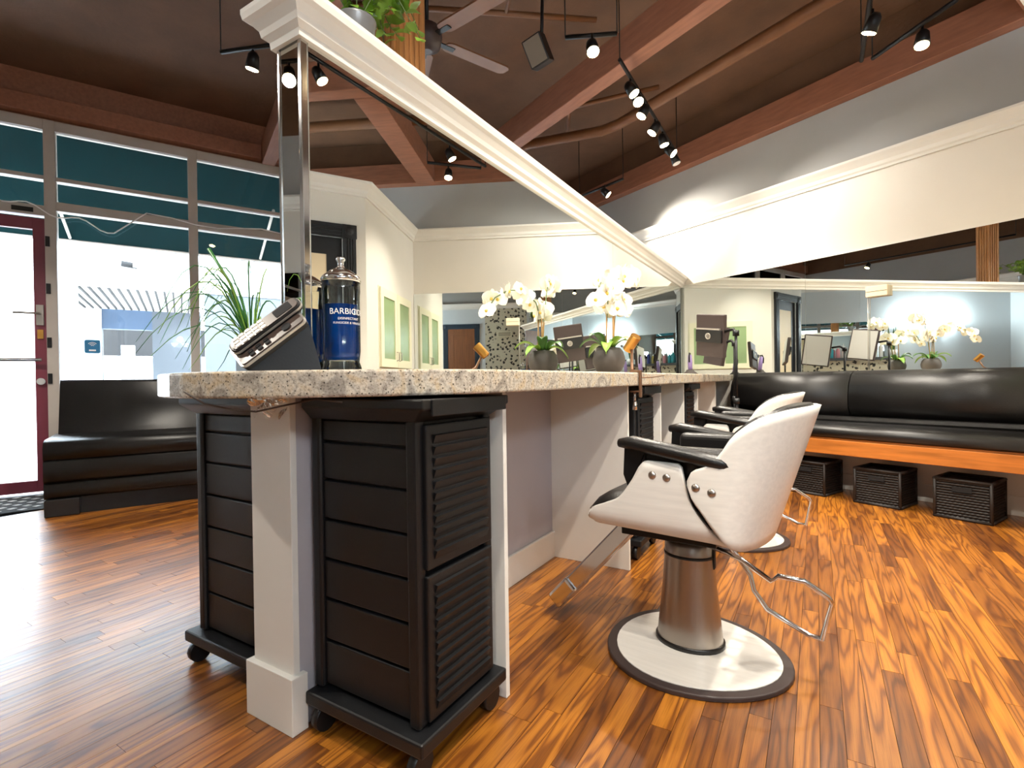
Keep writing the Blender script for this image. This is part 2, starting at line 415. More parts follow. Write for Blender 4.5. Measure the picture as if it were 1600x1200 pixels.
# wall mirror above the bench and the one at the rear
wm = thing('wall_mirror', 'long frameless wall mirror above the black bench', 'mirror', (0, 0, 0))
for x0, x1 in ((-3.72, -2.3), (-2.298, -.575)): MB().box(x0, x1, 4.652, 4.66, .93, 1.975).build('mirror_pane', 'mirror', wm)
rm = thing('rear_mirror', 'wide wall mirror on the rear wall facing the storefront corner', 'mirror', (0, 0, 0))
for x0, x1 in ((-5.6, -3.6), (-3.598, -1.7)): MB().box(x0, x1, N0, N0+.008, .95, 2.0).build('mirror_pane', 'mirror', rm)
# ceiling beams
def beam(x0, x1, y0, y1, z0, z1): return MB().box(x0, x1, y0, y1, z0, z1).build('ceiling_beam', 'beam_brown', bevel=.006)
for bx_, lab in (((S0, S1, 2.69, 2.82, 3.23, 3.47), 'brown ceiling beam crossing above the mirrored divider'), ((S0, 2.6, 4.55, 4.66, 3.23, 3.46), 'brown beam along the top of the bench wall'),
             ((-.87, -.65, 2.82, 4.55, 3.23, 3.47), 'short brown beam joining the bench wall beam near the cabinet'), ((S0+.1, S1, .76, .89, 3.3, 3.55), 'brown ceiling beam running in from the storefront glass'),
             ((S0, S0+.11, N0, .76, 3.35, 3.5), 'brown beam over the storefront door and sofa glass'), ((S0, S0+.11, .89, 2.69, 3.35, 3.5), 'brown beam over the storefront panes beyond the sofa')):
    struct(beam(*bx_))
# ------------------------------------------------------------------ storefront
MB_w = struct(MB().box(S0-.12, S0, N0-.1, N1+.1, 3.33, ZC).build('wall_storefront', 'beam_brown'))
WD = 0
def storefront(n0, n1, idx):
    r_ = sroot('window_%d' % idx, (S0, 0, 0))
    f = MB()
    f.box(-.06, .04, n0-.04, n0+.04, 0, 3.33)
    if idx in (5, 6): f.box(-.06, .04, n1-.04, n1+.04, 0, 3.33)
    f.build('window_frame', 'aluminium', r_, bevel=.004)
    for z0, z1, nm in ((3.24, 3.33, 'head_rail'), (2.795, 2.83, 'glazing_bar'), (2.53, 2.61, 'transom'), (0, .12, 'sill')):
        MB().box(-.05, .035, n0+.04, n1-.04, z0, z1).build(nm, 'aluminium', r_, bevel=.003)
    for z0, z1 in ((2.83, 3.24), (2.61, 2.795), (.12, 2.53)):
        MB().box(-.012, -.006, n0+.04, n1-.04, z0, z1).build('pane', 'clear_glass', r_)
ns = [-.95, .13, 1.21, 2.29, 3.37, 4.45]
for i in range(5): storefront(ns[i], ns[i+1], i+1)
storefront(-2.8, -1.95, 6)
# entrance door (between n=-1.95 and n=-.95)
dr = sroot('door_1', (S0, 0, 0))
fr = MB(); fr.box(-.05, .04, -1.91, -.99, 2.47, 2.56); fr.build('door_frame', 'aluminium', dr)
MB().box(-.05, .035, -1.91, -.99, 2.795, 2.83).build('glazing_bar', 'aluminium', dr); MB().box(-.05, .035, -1.91, -.99, 3.24, 3.33).build('head_rail', 'aluminium', dr)
for z0, z1 in ((2.56, 2.795), (2.83, 3.24)): MB().box(-.012, -.006, -1.91, -.99, z0, z1).build('pane', 'clear_glass', dr)
lf = MB(); lf.box(-.045, .0, -1.9, -1.8, .02, 2.45); lf.box(-.045, .0, -1.075, -.995, .02, 2.45); lf.box(-.045, .0, -1.8, -1.075, 2.35, 2.45); lf.box(-.045, .0, -1.8, -1.075, .02, .12)
leaf = lf.build('door_leaf', 'door_red', dr, bevel=.003)
MB().box(-.026, -.02, -1.8, -1.075, .12, 2.35).build('pane', 'clear_glass', dr)
MB().tube([(.06, -1.85, 1.19), (.06, -1.02, 1.19)], .016).build('push_bar', 'chrome', dr)
h = MB(); h.box(0, .02, -1.06, -1.01, 1.5, 1.68); h.tube([(.02, -1.035, 1.6), (.06, -1.035, 1.6), (.065, -1.2, 1.6)], .01); h.build('door_handle', 'steel', dr)
MB().tube([(0, -1.035, 1.0), (.03, -1.035, 1.0)], .03, 14).build('lock_cylinder', 'chrome', dr)
MB().box(0, .012, -1.055, -1.015, 1.38, 1.46).build('latch_plate', 'gold_metal', dr)
for z in (2.2, 1.78, 1.3, .98): MB().box(.04, .05, -.985, -.955, z, z+.09).build('hinge_plate', 'black_metal', dr)
for y in (-1.75, -1.2): MB().box(.04, .046, y, y+.14, 2.49, 2.53).build('sensor_strip', 'black_metal', dr)
vs_, fs = text_mesh('B', .25)
MB().add([(-.019, -1.16-x, 1.66+y) for x, y, z in vs_], fs).build('etched_letter', 'etched_glass', dr)
# blue sign on the glass
sg = thing('window_sign', 'small blue wifi sticker on the storefront glass', 'sign', (S0+.0, 0, 0))
zz = 1.32; yy = -.68
MB().prism([(y, z) for y, z in rrect(.115, .125, .015, 4, yy, zz)], .0, .003, T=Matrix(((0, 0, 1, -.004), (1, 0, 0, 0), (0, 1, 0, 0), (0, 0, 0, 1)))).build('sticker', 'sign_blue', sg)
for r_ in (.014, .027, .04):
    ar = MB()
    pts = [(.0005, yy+r_*math.sin(t), zz-.002+r_*math.cos(t)) for t in [math.radians(a) for a in range(-48, 49, 12)]]
    ar.tube(pts, .0028, 6); ar.build('signal_arc', 'sign_white', sg)
MB().box(-.001, .002, yy-.025, yy+.025, zz-.042, zz-.028).build('caption_bar', 'sign_white', sg)
# wire hanging over the transom
tag(MB().tube([(S0+.06, -1.35+.05*i, 2.6-.012*i-.03*math.sin(i*.9)) for i in range(0, 18)]+[(S0+.06, -.45+.2*i, 2.585+.03*math.sin(i*1.3)) for i in range(1, 8)], .006, 6).build('loose_cable', 'sign_white'), 'thin white cable slung along the storefront transom', 'cable')
# outside
struct(MB().box(-16, S0-.12, -8, 9, -.2, -.03).build('ground_outside', 'paving'))
aw = thing('awning', 'dark teal canvas awning outside the storefront glass', 'awning', (0, 0, 0))
MB().add([(S0-.14, -7, 3.5), (S0-.14, 8, 3.5), (-7.4, 8, 2.56), (-7.4, -7, 2.56), (S0-.14, -7, 3.52), (S0-.14, 8, 3.52), (-7.42, 8, 2.575), (-7.42, -7, 2.575)], [(0, 1, 2, 3), (7, 6, 5, 4), (3, 2, 6, 7), (0, 3, 7, 4), (1, 5, 6, 2), (0, 4, 5, 1)]).build('canvas', 'teal_canvas', aw)
for y in (-3, -1, .9, 2.9): MB().tube([(S0-.14, y, 2.9), (-7.35, y, 2.6)], .015, 6).build('awning_arm', 'aluminium', aw)
MB().tube([(-7.38, -7, 2.58), (-7.38, 8, 2.58)], .018, 6).build('front_bar', 'aluminium', aw)
bl = thing('facade', 'white building across the walkway with a slatted soffit', 'building', (0, 0, 0))
f = MB(); f.box(-10.3, -10, -9, -1.32, -.1, 6); f.box(-10.3, -10, -1.32, .3, 2.53, 6); f.box(-10.3, -10, .3, 9, 2.5, 6); f.build('upper_wall', 'facade_white', bl)
f = MB(); f.box(-10.25, -10.02, .36, 9, -.1, 2.5); f.build('lower_panel', 'facade_grey', bl)
MB().box(-13.4, -10.3, -2.2, .36, 2.56, 2.7).build('soffit', 'facade_white', bl)
for i in range(20): MB().box(-13.2, -10.3, -2.1+i*.125, -2.1+i*.125+.03, 2.53, 2.56).build('soffit_slat', 'dark_gap', bl)
f = MB(); f.box(-13.6, -13.4, -2.4, -1.35, -.1, 2.6); f.box(-13.6, -13.4, -.5, .4, -.1, 2.6); f.build('rear_wall', 'facade_grey', bl)
MB().box(-13.5, -13.3, -1.75, -1.35, -.1, 2.56).build('column', 'facade_white', bl)
MB().box(-13.6, -13.4, -1.35, -.5, 2.15, 2.6).build('blue_fascia', 'facade_blue', bl)
MB().box(-17, -16.8, -4, 2, 1.75, 2.5).build('dark_canopy', 'dark_gap', bl)
MB().box(-17.2, -17, -6, 4, -.1, 1.7).build('far_wall', 'facade_white', bl)
MB().box(-15, -14.8, -1.15, -.9, -.1, 1.9).build('far_post', 'facade_white', bl)
cm = thing('security_camera', 'small security camera on the white facade', 'camera', (-10.0, -.55, 2.85))
MB().box(-.004, .1, -.05, .05, -.03, .05).build('mount', 'facade_white', cm); MB().tube([(.05, -.2, .02), (.05, .0, .0)], .045, 10).build('camera_body', 'dark_gap', cm)
# door mat
dm = thing('door_mat', 'black and white patterned door mat at the red entrance door', 'mat', (-5.6, -1.42, 0))
MB().prism(rrect(.7, 1.1, .03), .0, .008).build('backing', 'mat_black', dm)
k = MB()
for i in range(9):
    for j in range(14):
        if (i+j) % 2 == 0: k.prism([(-.3+i*.072+a, -.48+j*.072+b_) for a, b_ in ((0, -.03), (.03, 0), (0, .03), (-.03, 0))], .008, .0105)
k.build('pattern', 'mat_grey', dm)
# ------------------------------------------------------------------ divider: wall, counter, mirror (divider frame)
MX, MXB, YN, YF = -1.27, -1.38, .94, 5.92
def DT(name, label=None, cat=None, x=0, y=0, z=0, rz=0, group=None): return thing(name, label, cat, D(x, y, z), A+rz, group)
wdv = sroot('wall_divider', (0, 0, 0), A)
YE = lambda x: (4.655 - x*sa)/ca           # y' where the bench wall is met
MB().prism([(-1.40, .86), (-1.225, .86), (-1.225, YE(-1.225)-.02), (-1.40, YE(-1.40)-.02)], 0, .915).build('lower_wall', 'kick_wall', wdv)
MB().box(-1.403, -1.222, .852, .872, .0, .915).build('end_post', 'white_paint', wdv, bevel=.002)
MB().prism([(MXB+.006, YN+.012), (MX-.006, YN+.012), (MX-.006, YE(MX)-.02), (MXB+.006, YE(MXB)-.02)], .981, 2.04).build('upper_wall', 'white_paint', wdv)
MB().box(-1.418, -1.207, .835, .885, 0, .155).build('end_plinth', 'white_paint', wdv, bevel=.002)
bb = struct(MB().box(-1.225, -1.21, 1.29, 5.2, 0, .14).build('baseboard_divider', 'white_paint', bevel=.003, rz=A))
dmir = DT('station_mirror', 'tall mirror on the divider facing the styling chairs', 'mirror')
for y0, y1 in ((YN+.026, 3.55), (3.552, YE(MX)-.03)): MB().box(MX-.006, MX, y0, y1, .982, 1.975).build('mirror_pane', 'mirror', dmir)
emir = DT('end_mirror', 'narrow mirror strip on the end of the divider', 'mirror')
MB().box(MXB+.008, MX-.012, YN+.004, YN+.012, .982, 1.96).build('mirror_pane', 'mirror', emir)
f = MB(); f.box(MX-.014, MX+.002, YN, YN+.022, .982, 1.975); f.box(MXB, MXB+.01, YN, YN+.014, .982, 1.975); f.build('chrome_edge', 'chrome', emir, bevel=.002)
bmir = DT('back_mirror', 'divider mirror on the storefront side facing the sofa', 'mirror')
MB().box(MXB, MXB+.006, YN+.02, YE(MXB)-.03, .982, 1.975).build('mirror_pane', 'mirror', bmir)
cap = sroot('trim_9', (0, 0, 0), A)
CP = [(0, -.02), (.012, -.02), (.014, .0), (.03, .012), (.034, .03), (.052, .05), (.066, .058), (.07, .075), (.07, .088), (0, .088)]
c1 = MB(); c1.extrude(CP, (MX, YN, 1.97), (MX, YE(MX)-.01, 1.97), (1, -1, 0), u1=(1, 0, 0)); c1.extrude(CP, (MXB, YN, 1.97), (MX, YN, 1.97), (-1, -1, 0), u1=(1, -1, 0)); c1.extrude(CP, (MXB, YE(MXB)-.01, 1.97), (MXB, YN, 1.97), (-1, 0, 0), u1=(-1, -1, 0))
c1.prism([(MXB, YN), (MX, YN), (MX, YE(MX)-.01), (MXB, YE(MXB)-.01)], 2.03, 2.056); c1.build('divider_crown', 'white_paint', cap)
# leg panels
for y in (1.265, 2.42, 3.03, 3.645, 4.13, 4.95):
    MB().box(-1.225, -.80, y, y+.02, 0, .915).build('leg_panel', 'white_paint', wdv, bevel=.0015)
for y in (1.265, 2.42):
    MB().box(-1.84, -1.40, y, y+.02, 0, .915).build('leg_panel', 'white_paint', wdv, bevel=.0015)
# countertop
ct = DT('countertop', 'speckled beige granite countertop with a rounded end', 'countertop')
o = []
for i in range(25):
    a = math.radians(180+180*i/24); o.append((-1.325+.59*math.cos(a), 1.2+.565*math.sin(a)))
o = o+[(-.735, YE(-.735)-.02), (-1.225, YE(-1.225)-.02), (-1.40, YE(-1.40)-.02), (-1.915, YE(-1.915)-.02)]
MB().prism(o, .917, .981).build('slab', 'granite', ct, bevel=.007, seg=3)
# ------------------------------------------------------------------ trolleys
def trolley(label, x, y, flip=1):
    t = DT('salon_trolley', label, 'trolley', x, y, 0, 0, None)
    Wd, Dp = .385, .325        # x' width, y' depth; origin at the near aisle-side corner
    def X(a): return -a*flip  # a grows from aisle side inwards
    def bx(mb, a0, a1, y0, y1, z0, z1):
        x0, x1 = sorted((X(a0), X(a1))); mb.box(x0, x1, y0, y1, z0, z1)
    # base with casters
    q = MB(); bx(q, -.035, Wd, -.032, Dp+.015, .072, .108); q.build('base_tray', 'black_plastic', t, bevel=.006)
    for a, yy_ in ((.0, -.0), (Wd-.04, -.0), (.0, Dp-.025), (Wd-.04, Dp-.025)):
        q = MB(); q.tube([(X(a-.012), yy_, .035), (X(a+.012), yy_, .035)], .035, 16); q.tube([(X(a), yy_, .05), (X(a), yy_, .09)], .012, 8); q.build('caster', 'black_plastic', t)
    # corner columns and core
    for a, yy_ in ((.0, 0), (Wd-.035, 0), (0, Dp-.035), (Wd-.035, Dp-.035)):
        q = MB(); bx(q, a, a+.035, yy_, yy_+.035, .108, .86); q.build('corner_column', 'black_plastic', t, bevel=.008)
    q = MB(); bx(q, .02, Wd-.02, .03, Dp-.03, .108, .86); q.build('core', 'black_plastic', t)
    # end boards
    zs = [.115, .24, .355, .465, .575, .685, .79, .852]
    for i in range(len(zs)-1):
        q = MB(); bx(q, .036, Wd-.036, .012, .03, zs[i]+.004, zs[i+1]-.004); q.build('end_board', 'black_plastic', t, bevel=.003)
    # louvred drawer fronts on the aisle side
    for z0, z1 in ((.12, .475), (.49, .845)):
        q = MB(); bx(q, -.012, .006, .025, Dp-.02, z0, z1)
        fr_ = q.build('louvre_door', 'black_plastic', t, bevel=.004)
        n_ = 11
        for i in range(n_):
            zc = z0+.035+(z1-z0-.07)*i/(n_-1)
            s_ = MB(); x0 = X(-.0125); x1 = X(-.021)
            s_.add([(x0, .05, zc+.010), (x0, Dp-.045, zc+.010), (x1, Dp-.045, zc+.008), (x1, .05, zc+.008), (x0, .05, zc-.013), (x0, Dp-.045, zc-.013)], [(0, 1, 2, 3), (3, 2, 5, 4), (0, 3, 4), (1, 5, 2), (0, 4, 5, 1)])
            s_.build('louvre_slat', 'black_plastic', fr_)
    # flared top with handle lip
    q = MB()
    def ring(a0, a1, y0, y1, z): return [(X(a0), y0, z), (X(a1), y0, z), (X(a1), y1, z), (X(a0), y1, z)]
    r0, r1, r2 = ring(0, Wd, 0, Dp, .852), ring(-.05, Wd, -.03, Dp+.02, .885), ring(-.05, Wd, -.03, Dp+.02, .909)
    q.add(r0+r1+r2, [(3, 2, 1, 0), (8, 9, 10, 11)]+[(i, (i+1) % 4, 4+(i+1) % 4, 4+i) for i in range(4)]+[(4+i, 4+(i+1) % 4, 8+(i+1) % 4, 8+i) for i in range(4)])
    q.build('top_tray', 'black_plastic', t, bevel=.004)
    q = MB(); bx(q, -.055, -.045, .0, Dp, .868, .909); q.build('front_lip', 'black_plastic', t, bevel=.003)
    return t
trolley('black louvred salon trolley between the end post and first white panel', -.82, .905)
trolley('black plastic trolley under the counter on the sofa side of the end post', -1.83, .915, -1)
trolley('black louvred trolley beside the white panel behind the nearer chair', -.82, 2.60)
trolley('black louvred trolley under the counter next to the bench end', -.82, 3.73)
# ------------------------------------------------------------------ styling chairs
def chair(label, x, y, rz):
    t = DT('styling_chair', label, 'chair', x, y, 0, PI+rz, 'white shell styling chairs')      # local +X = forward (towards the mirror)
    # base: egg-shaped plate with a dark rim
    def egg(k):
        return [(.30*k*math.cos(a)-.03, .035+.285*k*math.sin(a)*(1+.10*math.cos(a))) for a in [2*PI*i/48 for i in range(48)]]
    MB().prism(egg(1), 0, .016).build('base_rim', 'dark_shell', t, bevel=.004)
    MB().prism(egg(.89), .016, .020).build('base_plate', 'shell_white', t, bevel=.001)
    # pump column
    q = MB(); q.lathe([(.112, .02), (.113, .03), (.105, .1), (.092, .22), (.084, .33), (.083, .40)], 32, sy=.84); q.build('pump_column', 'steel', t)
    q = MB(); q.lathe([(.118, .02), (.118, .034), (.112, .036)], 32, sy=.84); q.build('column_gasket', 'black_vinyl', t)
    q = MB(); q.lathe([(.086, .325), (.0865, .33), (.086, .335)], 32, sy=.84); q.build('column_ring', 'black_metal', t)
    MB().box(-.088, -.06, -.012, .012, .29, .39).build('pump_slot', 'dark_gap', t)
    q = MB(); q.tube([(-.05, -.03, .37), (-.13, -.05, .36), (-.19, -.06, .27), (-.2, -.06, .22), (-.24, -.07, .16), (-.36, -.07, .105), (-.40, -.055, .11), (-.43, .02, .26), (-.42, .035, .28), (-.36, .06, .325), (-.29, .07, .33), (-.27, .07, .31), (-.18, .06, .36), (-.06, .04, .385)], .0085, 8)
    q.build('pump_handle', 'chrome', t)
    MB().box(-.12, .2, -.13, .13, .40, .456).build('seat_mount', 'black_metal', t, bevel=.004)
    # footrest
    TF = Matrix.Translation((.19, 0, .43)) @ Matrix.Rotation(math.atan2(.37, .33), 4, 'Y')
    for sy in (-1, 1):
        q = MB(); q.box(0, .46, sy*.034-.022, sy*.034+.022, -.034, .026, T=TF); q.build('footrest_bar', 'chrome', t, bevel=.006)
    q = MB(); q.box(.38, .50, -.07, .07, -.036, .03, T=TF); q.build('foot_plate', 'chrome', t, bevel=.01)
    MB().box(.13, .25, -.07, .07, .425, .452).build('footrest_bracket', 'black_metal', t)
    # seat shell: bent plywood, sides swept up into wings
    hw = .268
    def lerp_tab(tab, x):
        for (x0, y0), (x1, y1) in zip(tab, tab[1:]):
            if x <= x1:
                i = tab.index((x0, y0)); ya = tab[max(0, i-1)]; yb = tab[min(len(tab)-1, i+2)]
                h_ = x1-x0; k = (x-x0)/h_; d0 = (y1-y0)/h_
                def slope(pa, pm, pb):
                    if pa == pm or pm == pb: return d0
                    a_, b_ = (pm[1]-pa[1])/(pm[0]-pa[0]), (pb[1]-pm[1])/(pb[0]-pm[0])
                    return 0 if a_*b_ <= 0 else 2*a_*b_/(a_+b_)
                m0, m1_ = slope(ya, (x0, y0), (x1, y1)), slope((x0, y0), (x1, y1), yb)
                return y0*(2*k**3-3*k*k+1)+m0*h_*(k**3-2*k*k+k)+y1*(3*k*k-2*k**3)+m1_*h_*(k**3-k*k)
        return tab[-1][1]
    WING = [(-.2, .462), (-.15, .49), (-.095, .55), (-.07, .60), (-.058, .675), (-.045, .69), (.055, .692), (.075, .675), (.10, .63), (.15, .565), (.20, .54), (.245, .52), (.262, .498)]
    def seat(u, v_):
        F = -.2+.462*u
        zb = .458+.012*(F+.2)/.46+(.02*((F-.235)/.027)**2 if F > .235 else 0)
        zt = max(zb+.004, lerp_tab(WING, F)); w_ = (v_-.5)*2; a = abs(w_); r_ = min(.045, zt-zb)
        if a < .5: y_, z = (hw-.045)*a/.5, zb
        elif a < .72: q_ = (a-.5)/.22*PI/2; y_, z = hw-.045+.045*math.sin(q_), zb+r_*(1-math.cos(q_))
        else: y_, z = hw, zb+r_+(zt-zb-r_)*(a-.72)/.28
        return (F, math.copysign(y_, w_), z)
    MB().grid(seat, 48, 40, thick=.012).build('seat_shell', 'shell_white', t)
    def seatc(u, v_):
        w_ = (v_-.5)*2
        e_ = min(1, (1-abs(w_))*6)*min(1, u*9)*min(1, (1-u)*9)
        return (.255-.44*u, w_*(hw-.02), .482+.05*math.sqrt(max(0, e_))+.008*math.sin(u*PI))
    MB().grid(seatc, 18, 18, thick=.03).build('seat_cushion', 'black_vinyl', t)
    # back shell: barrel curve, taller at the rear, wings with a rounded nose
    TOP = [(0, .866), (.3, .858), (.5, .835), (.65, .785), (.75, .72), (.86, .688), (1, .672)]
    BOT = [(0, .445), (.5, .447), (.65, .46), (.76, .495), (.9, .56), (1, .60)]
    def back(u, v_, off=0.0, lift=0.0, low=0.0):
        th = (u-.5)*2; nose = abs(th)
        ang = math.copysign(min(nose/.75, 1)*PI/2, th)
        zt = lerp_tab(TOP, nose)+lift; zb = lerp_tab(BOT, nose)+low*(1-nose*.6)
        if nose > .92:
            m_ = (zt+zb)/2; kk = math.sqrt(max(0, 1-((nose-.92)/.08)**2))*.8+.2; zt = m_+(zt-m_)*kk; zb = m_+(zb-m_)*kk
        z = zb+(zt-zb)*v_
        lean = -.13*(z-.45)/.42*math.cos(ang)
        F = -.16-(.105-off)*math.cos(ang)+lean+(max(0, nose-.75)/.25*.085)
        return (F, -(.281-off)*math.sin(ang), z)
    MB().grid(lambda u, v_: back(u, v_), 56, 14, thick=-.013).build('back_shell', 'shell_white', t)
    def backc(u, v_):
        p = Vector(back(.10+u*.80, v_, .016, .004, .07))
        bulge = .035*math.sqrt(max(0, math.sin(v_*PI)))*min(1, min(u, 1-u)*10)
        c = Vector((-.1, 0, p.z)); d2 = (c-p); d2.z = 0
        return p+d2.normalized()*bulge
    MB().grid(backc, 40, 12, thick=-.012).build('back_cushion', 'black_vinyl', t)
    for sy in (-1, 1):
        MB().box(-.24, .085, sy*.215-.03, sy*.215+.03, .53, .735).build('side_cushion', 'black_vinyl', t, bevel=.022, seg=4)
    # arm rests
    for sy in (-1, 1):
        q = MB()
        pts = [(.145, .742), (.10, .745), (.0, .729), (-.10, .712), (-.17, .70), (-.195, .692)]
        q.tube([(px, sy*.272, pz) for px, pz in pts], [.014, .023, .024, .024, .022, .012], 12, sx=1.35)
        q.build('arm_pad', 'black_vinyl', t)
        q = MB(); q.prism([(.13, .735), (.135, .64), (.12, .60), (.10, .60), (.075, .69), (.06, .725)], -.008, .008, T=Matrix(((1, 0, 0, 0), (0, 0, 1, sy*.258), (0, 1, 0, 0), (0, 0, 0, 1)))); q.build('arm_bracket', 'black_metal', t)
        for px, pz in ((.035, .648), (-.01, .644), (-.10, .625), (-.145, .615)):
            q = MB(); q.lathe([(.0001, .006), (.006, .005), (.011, .002), (.0125, 0)], 14, T=Matrix.Translation((px, sy*(.2805 if px > -.05 else .2945), pz)) @ Matrix.Rotation(-sy*PI/2, 4, 'X')); q.build('rivet', 'steel', t)
    return t
chair('white shell styling chair with black arms, beside the first trolley bay', -.393, 1.847, math.radians(-3))
chair('white shell styling chair with black arms, further along by the light stands', -.46, 3.27, math.radians(-3))
# ------------------------------------------------------------------ bench
bn = thing('bench', 'long black vinyl bench with wood rail under the wall mirror', 'bench', (0, 0, 0))
BX0, BX1 = -3.05, -.575
def rollprof(c, rx, rz_, n=20): return [(c[0]+rx*math.cos(2*PI*i/n), c[1]+rz_*math.sin(2*PI*i/n)) for i in range(n)]
# profile axis: a = distance out from the wall
def softprof(pts): return pts
bk = [(.0, .60), (.10, .60), (.17, .63), (.205, .70), (.21, .79), (.195, .88), (.155, .955), (.10, .99), (.04, .993), (0, .985)]
st = [(.0, .475), (.46, .475), (.485, .49), (.492, .52), (.48, .552), (.44, .572), (.30, .585), (.0, .59)]
for x0, x1 in ((-2.9, -1.878), (-1.872, BX1)):
    MB().extrude(bk, (x0, 4.645, 0), (x1, 4.645, 0), (0, -1, 0), smooth=True).build('back_roll', 'black_vinyl', bn)
MB().extrude(st, (BX0, 4.645, 0), (BX1, 4.645, 0), (0, -1, 0), smooth=True).build('seat_cushion', 'black_vinyl', bn)
MB().extrude([(.2, .585), (.225, .585), (.232, .6), (.225, .625), (.2, .63)], (BX0, 4.645, 0), (BX1, 4.645, 0), (0, -1, 0)).build('seat_welt', 'black_vinyl', bn)
MB().box(BX0, BX1, 4.19, 4.645, .352, .475).build('seat_deck', 'bench_wood', bn)
MB().box(BX0, BX1, 4.165, 4.19, .35, .462).build('wood_rail', 'bench_wood', bn, bevel=.004)
for x in (BX0+.02, BX1-.06): MB().box(x, x+.04, 4.22, 4.62, 0, .352).build('support', 'white_paint', bn)
# baskets
def basket(x, label):
    t = thing('wicker_basket', label, 'basket', (x, 4.365, 0), 0, 'dark wicker baskets under the bench')
    w_, d_, h_ = .30, .30, .265
    q = MB(); q.box(-w_/2+.012, w_/2-.012, -d_/2+.012, d_/2-.012, .004, h_-.02); q.build('liner', 'dark_gap', t)
    q = MB()
    nrow = 14
    for r_ in range(nrow):
        z = .016+(h_-.035)*r_/(nrow-1); pts = []
        nn_ = 22
        for sd in range(4):
            for i in range(nn_):
                f_ = i/nn_; wv = .006*math.sin((i+r_*1.0)*PI)+.0035*(1 if (i+r_) % 2 else -1)
                a, b_ = w_/2-.012+wv, d_/2-.012+wv
                pts.append({0: (-w_/2+.012+(w_-.024)*f_, -b_, z), 1: (a, -d_/2+.012+(d_-.024)*f_, z), 2: (w_/2-.012-(w_-.024)*f_, b_, z), 3: (-a, d_/2-.012-(d_-.024)*f_, z)}[sd])
        pts.append(pts[0])
        if r_ == 10:     # gap for the hand hole
            pts = pts[14:]+pts[1:9]
        q.tube(pts, .0085, 5)
    q.build('woven_side', 'wicker', t)
    q = MB()
    for a, b_ in ((-1, -1), (1, -1), (1, 1), (-1, 1)): q.tube([(a*(w_/2-.008), b_*(d_/2-.008), 0), (a*(w_/2-.008), b_*(d_/2-.008), h_)], .011, 6)
    for z in (.01, h_-.006):
        c_ = [(-w_/2+.006, -d_/2+.006, z), (w_/2-.006, -d_/2+.006, z), (w_/2-.006, d_/2-.006, z), (-w_/2+.006, d_/2-.006, z)]
        for i in range(4): q.tube([c_[i], c_[(i+1) % 4]], .011, 6)
    q.build('frame_rim', 'wicker', t)
    q = MB(); q.box(-.05, .05, -d_/2-.004, -d_/2+.012, .185, .215); q.build('hand_hole', 'dark_gap', t)
basket(-2.1, 'dark wicker basket under the bench, nearest the white chair shells')
basket(-1.60, 'dark wicker basket under the middle of the bench')
basket(-1.12, 'dark wicker basket at the outer end of the bench')
# ------------------------------------------------------------------ sofa by the storefront
sf = thing('sofa', 'black vinyl banquette sofa in front of the storefront glass', 'sofa', (-4.89, -.84, 0))
LN = 2.3
def ext(prof, y0, y1, nm, mt_, smooth=True, bev=0):
    MB().extrude(prof, (0, y0, 0), (0, y1, 0), (-1, 0, 0), smooth=smooth).build(nm, mt_, sf, bevel=bev)
ext([(.0, .42), (.0, .50), (.02, .545), (.07, .56), (.5, .575), (.56, .56), (.56, .42)], 0, LN, 'seat_cushion', 'black_vinyl')
ext([(.40, .55), (.44, .57), (.50, .8), (.545, .985), (.57, 1.005), (.62, 1.005), (.65, .98), (.65, .3), (.56, .3)], .02, LN, 'backrest', 'black_vinyl')
ext([(.012, .25), (.0, .27), (.0, .40), (.012, .418), (.6, .418), (.6, .25)], 0, LN, 'seat_frame', 'black_vinyl')
ext([(.02, .13), (.008, .15), (.008, .235), (.02, .25), (.6, .25), (.6, .13)], 0, LN, 'lower_frame', 'black_vinyl')
MB().box(-.6, -.0, 0, .2, 0, .128).build('foot_block', 'black_vinyl', sf, bevel=.008)
MB().box(-.6, -.0, LN-.2, LN, 0, .128).build('foot_block', 'black_vinyl', sf, bevel=.008)
MB().box(-.5, -.06, .2, LN-.2, 0, .13).build('recessed_plinth', 'black_plastic', sf)
# ------------------------------------------------------------------ things on the counter
ZT = .9812
# disinfectant jar
j = DT('disinfectant_jar', 'glass jar of blue disinfectant with a chrome lid', 'jar', -1.19, 1.005, ZT, math.radians(0))
q = MB(); q.lathe([(.046, 0), (.054, .004), (.055, .012), (.049, .03), (.0505, .045), (.0525, .06), (.0525, .225), (.054, .235), (.054, .262), (.05, .268)], 40); q.build('glass_body', 'jar_glass', j)
q = MB(); q.lathe([(.044, .034), (.0495, .045), (.0505, .06), (.0505, .195), (.0001, .195)], 40); q.build('blue_liquid', 'barbicide_blue', j)
q = MB(); q.lathe([(.056, .262), (.057, .272), (.052, .28), (.03, .297), (.012, .305), (.009, .312), (.009, .322), (.014, .33), (.011, .336), (.0001, .337)], 32); q.build('chrome_lid', 'chrome', j)
q = MB()
cdir = math.atan2(-1.005, 1.19)          # direction of the aisle-side viewer in the divider frame
for body, size, z in (('BARBICIDE', .0235, .165), ('DISINFECTANT', .0095, .149), ('FUNGICIDE & VIRUCIDE', .0085, .137)):
    vs_, fs = text_mesh(body, size)
    out = []
    for x, y, z_ in vs_:
        a = cdir+.42+x/.0532; out.append((.0532*math.cos(a), .0532*math.sin(a), z+y))
    q.add(out, fs)
q.build('jar_print', 'sign_white', j)
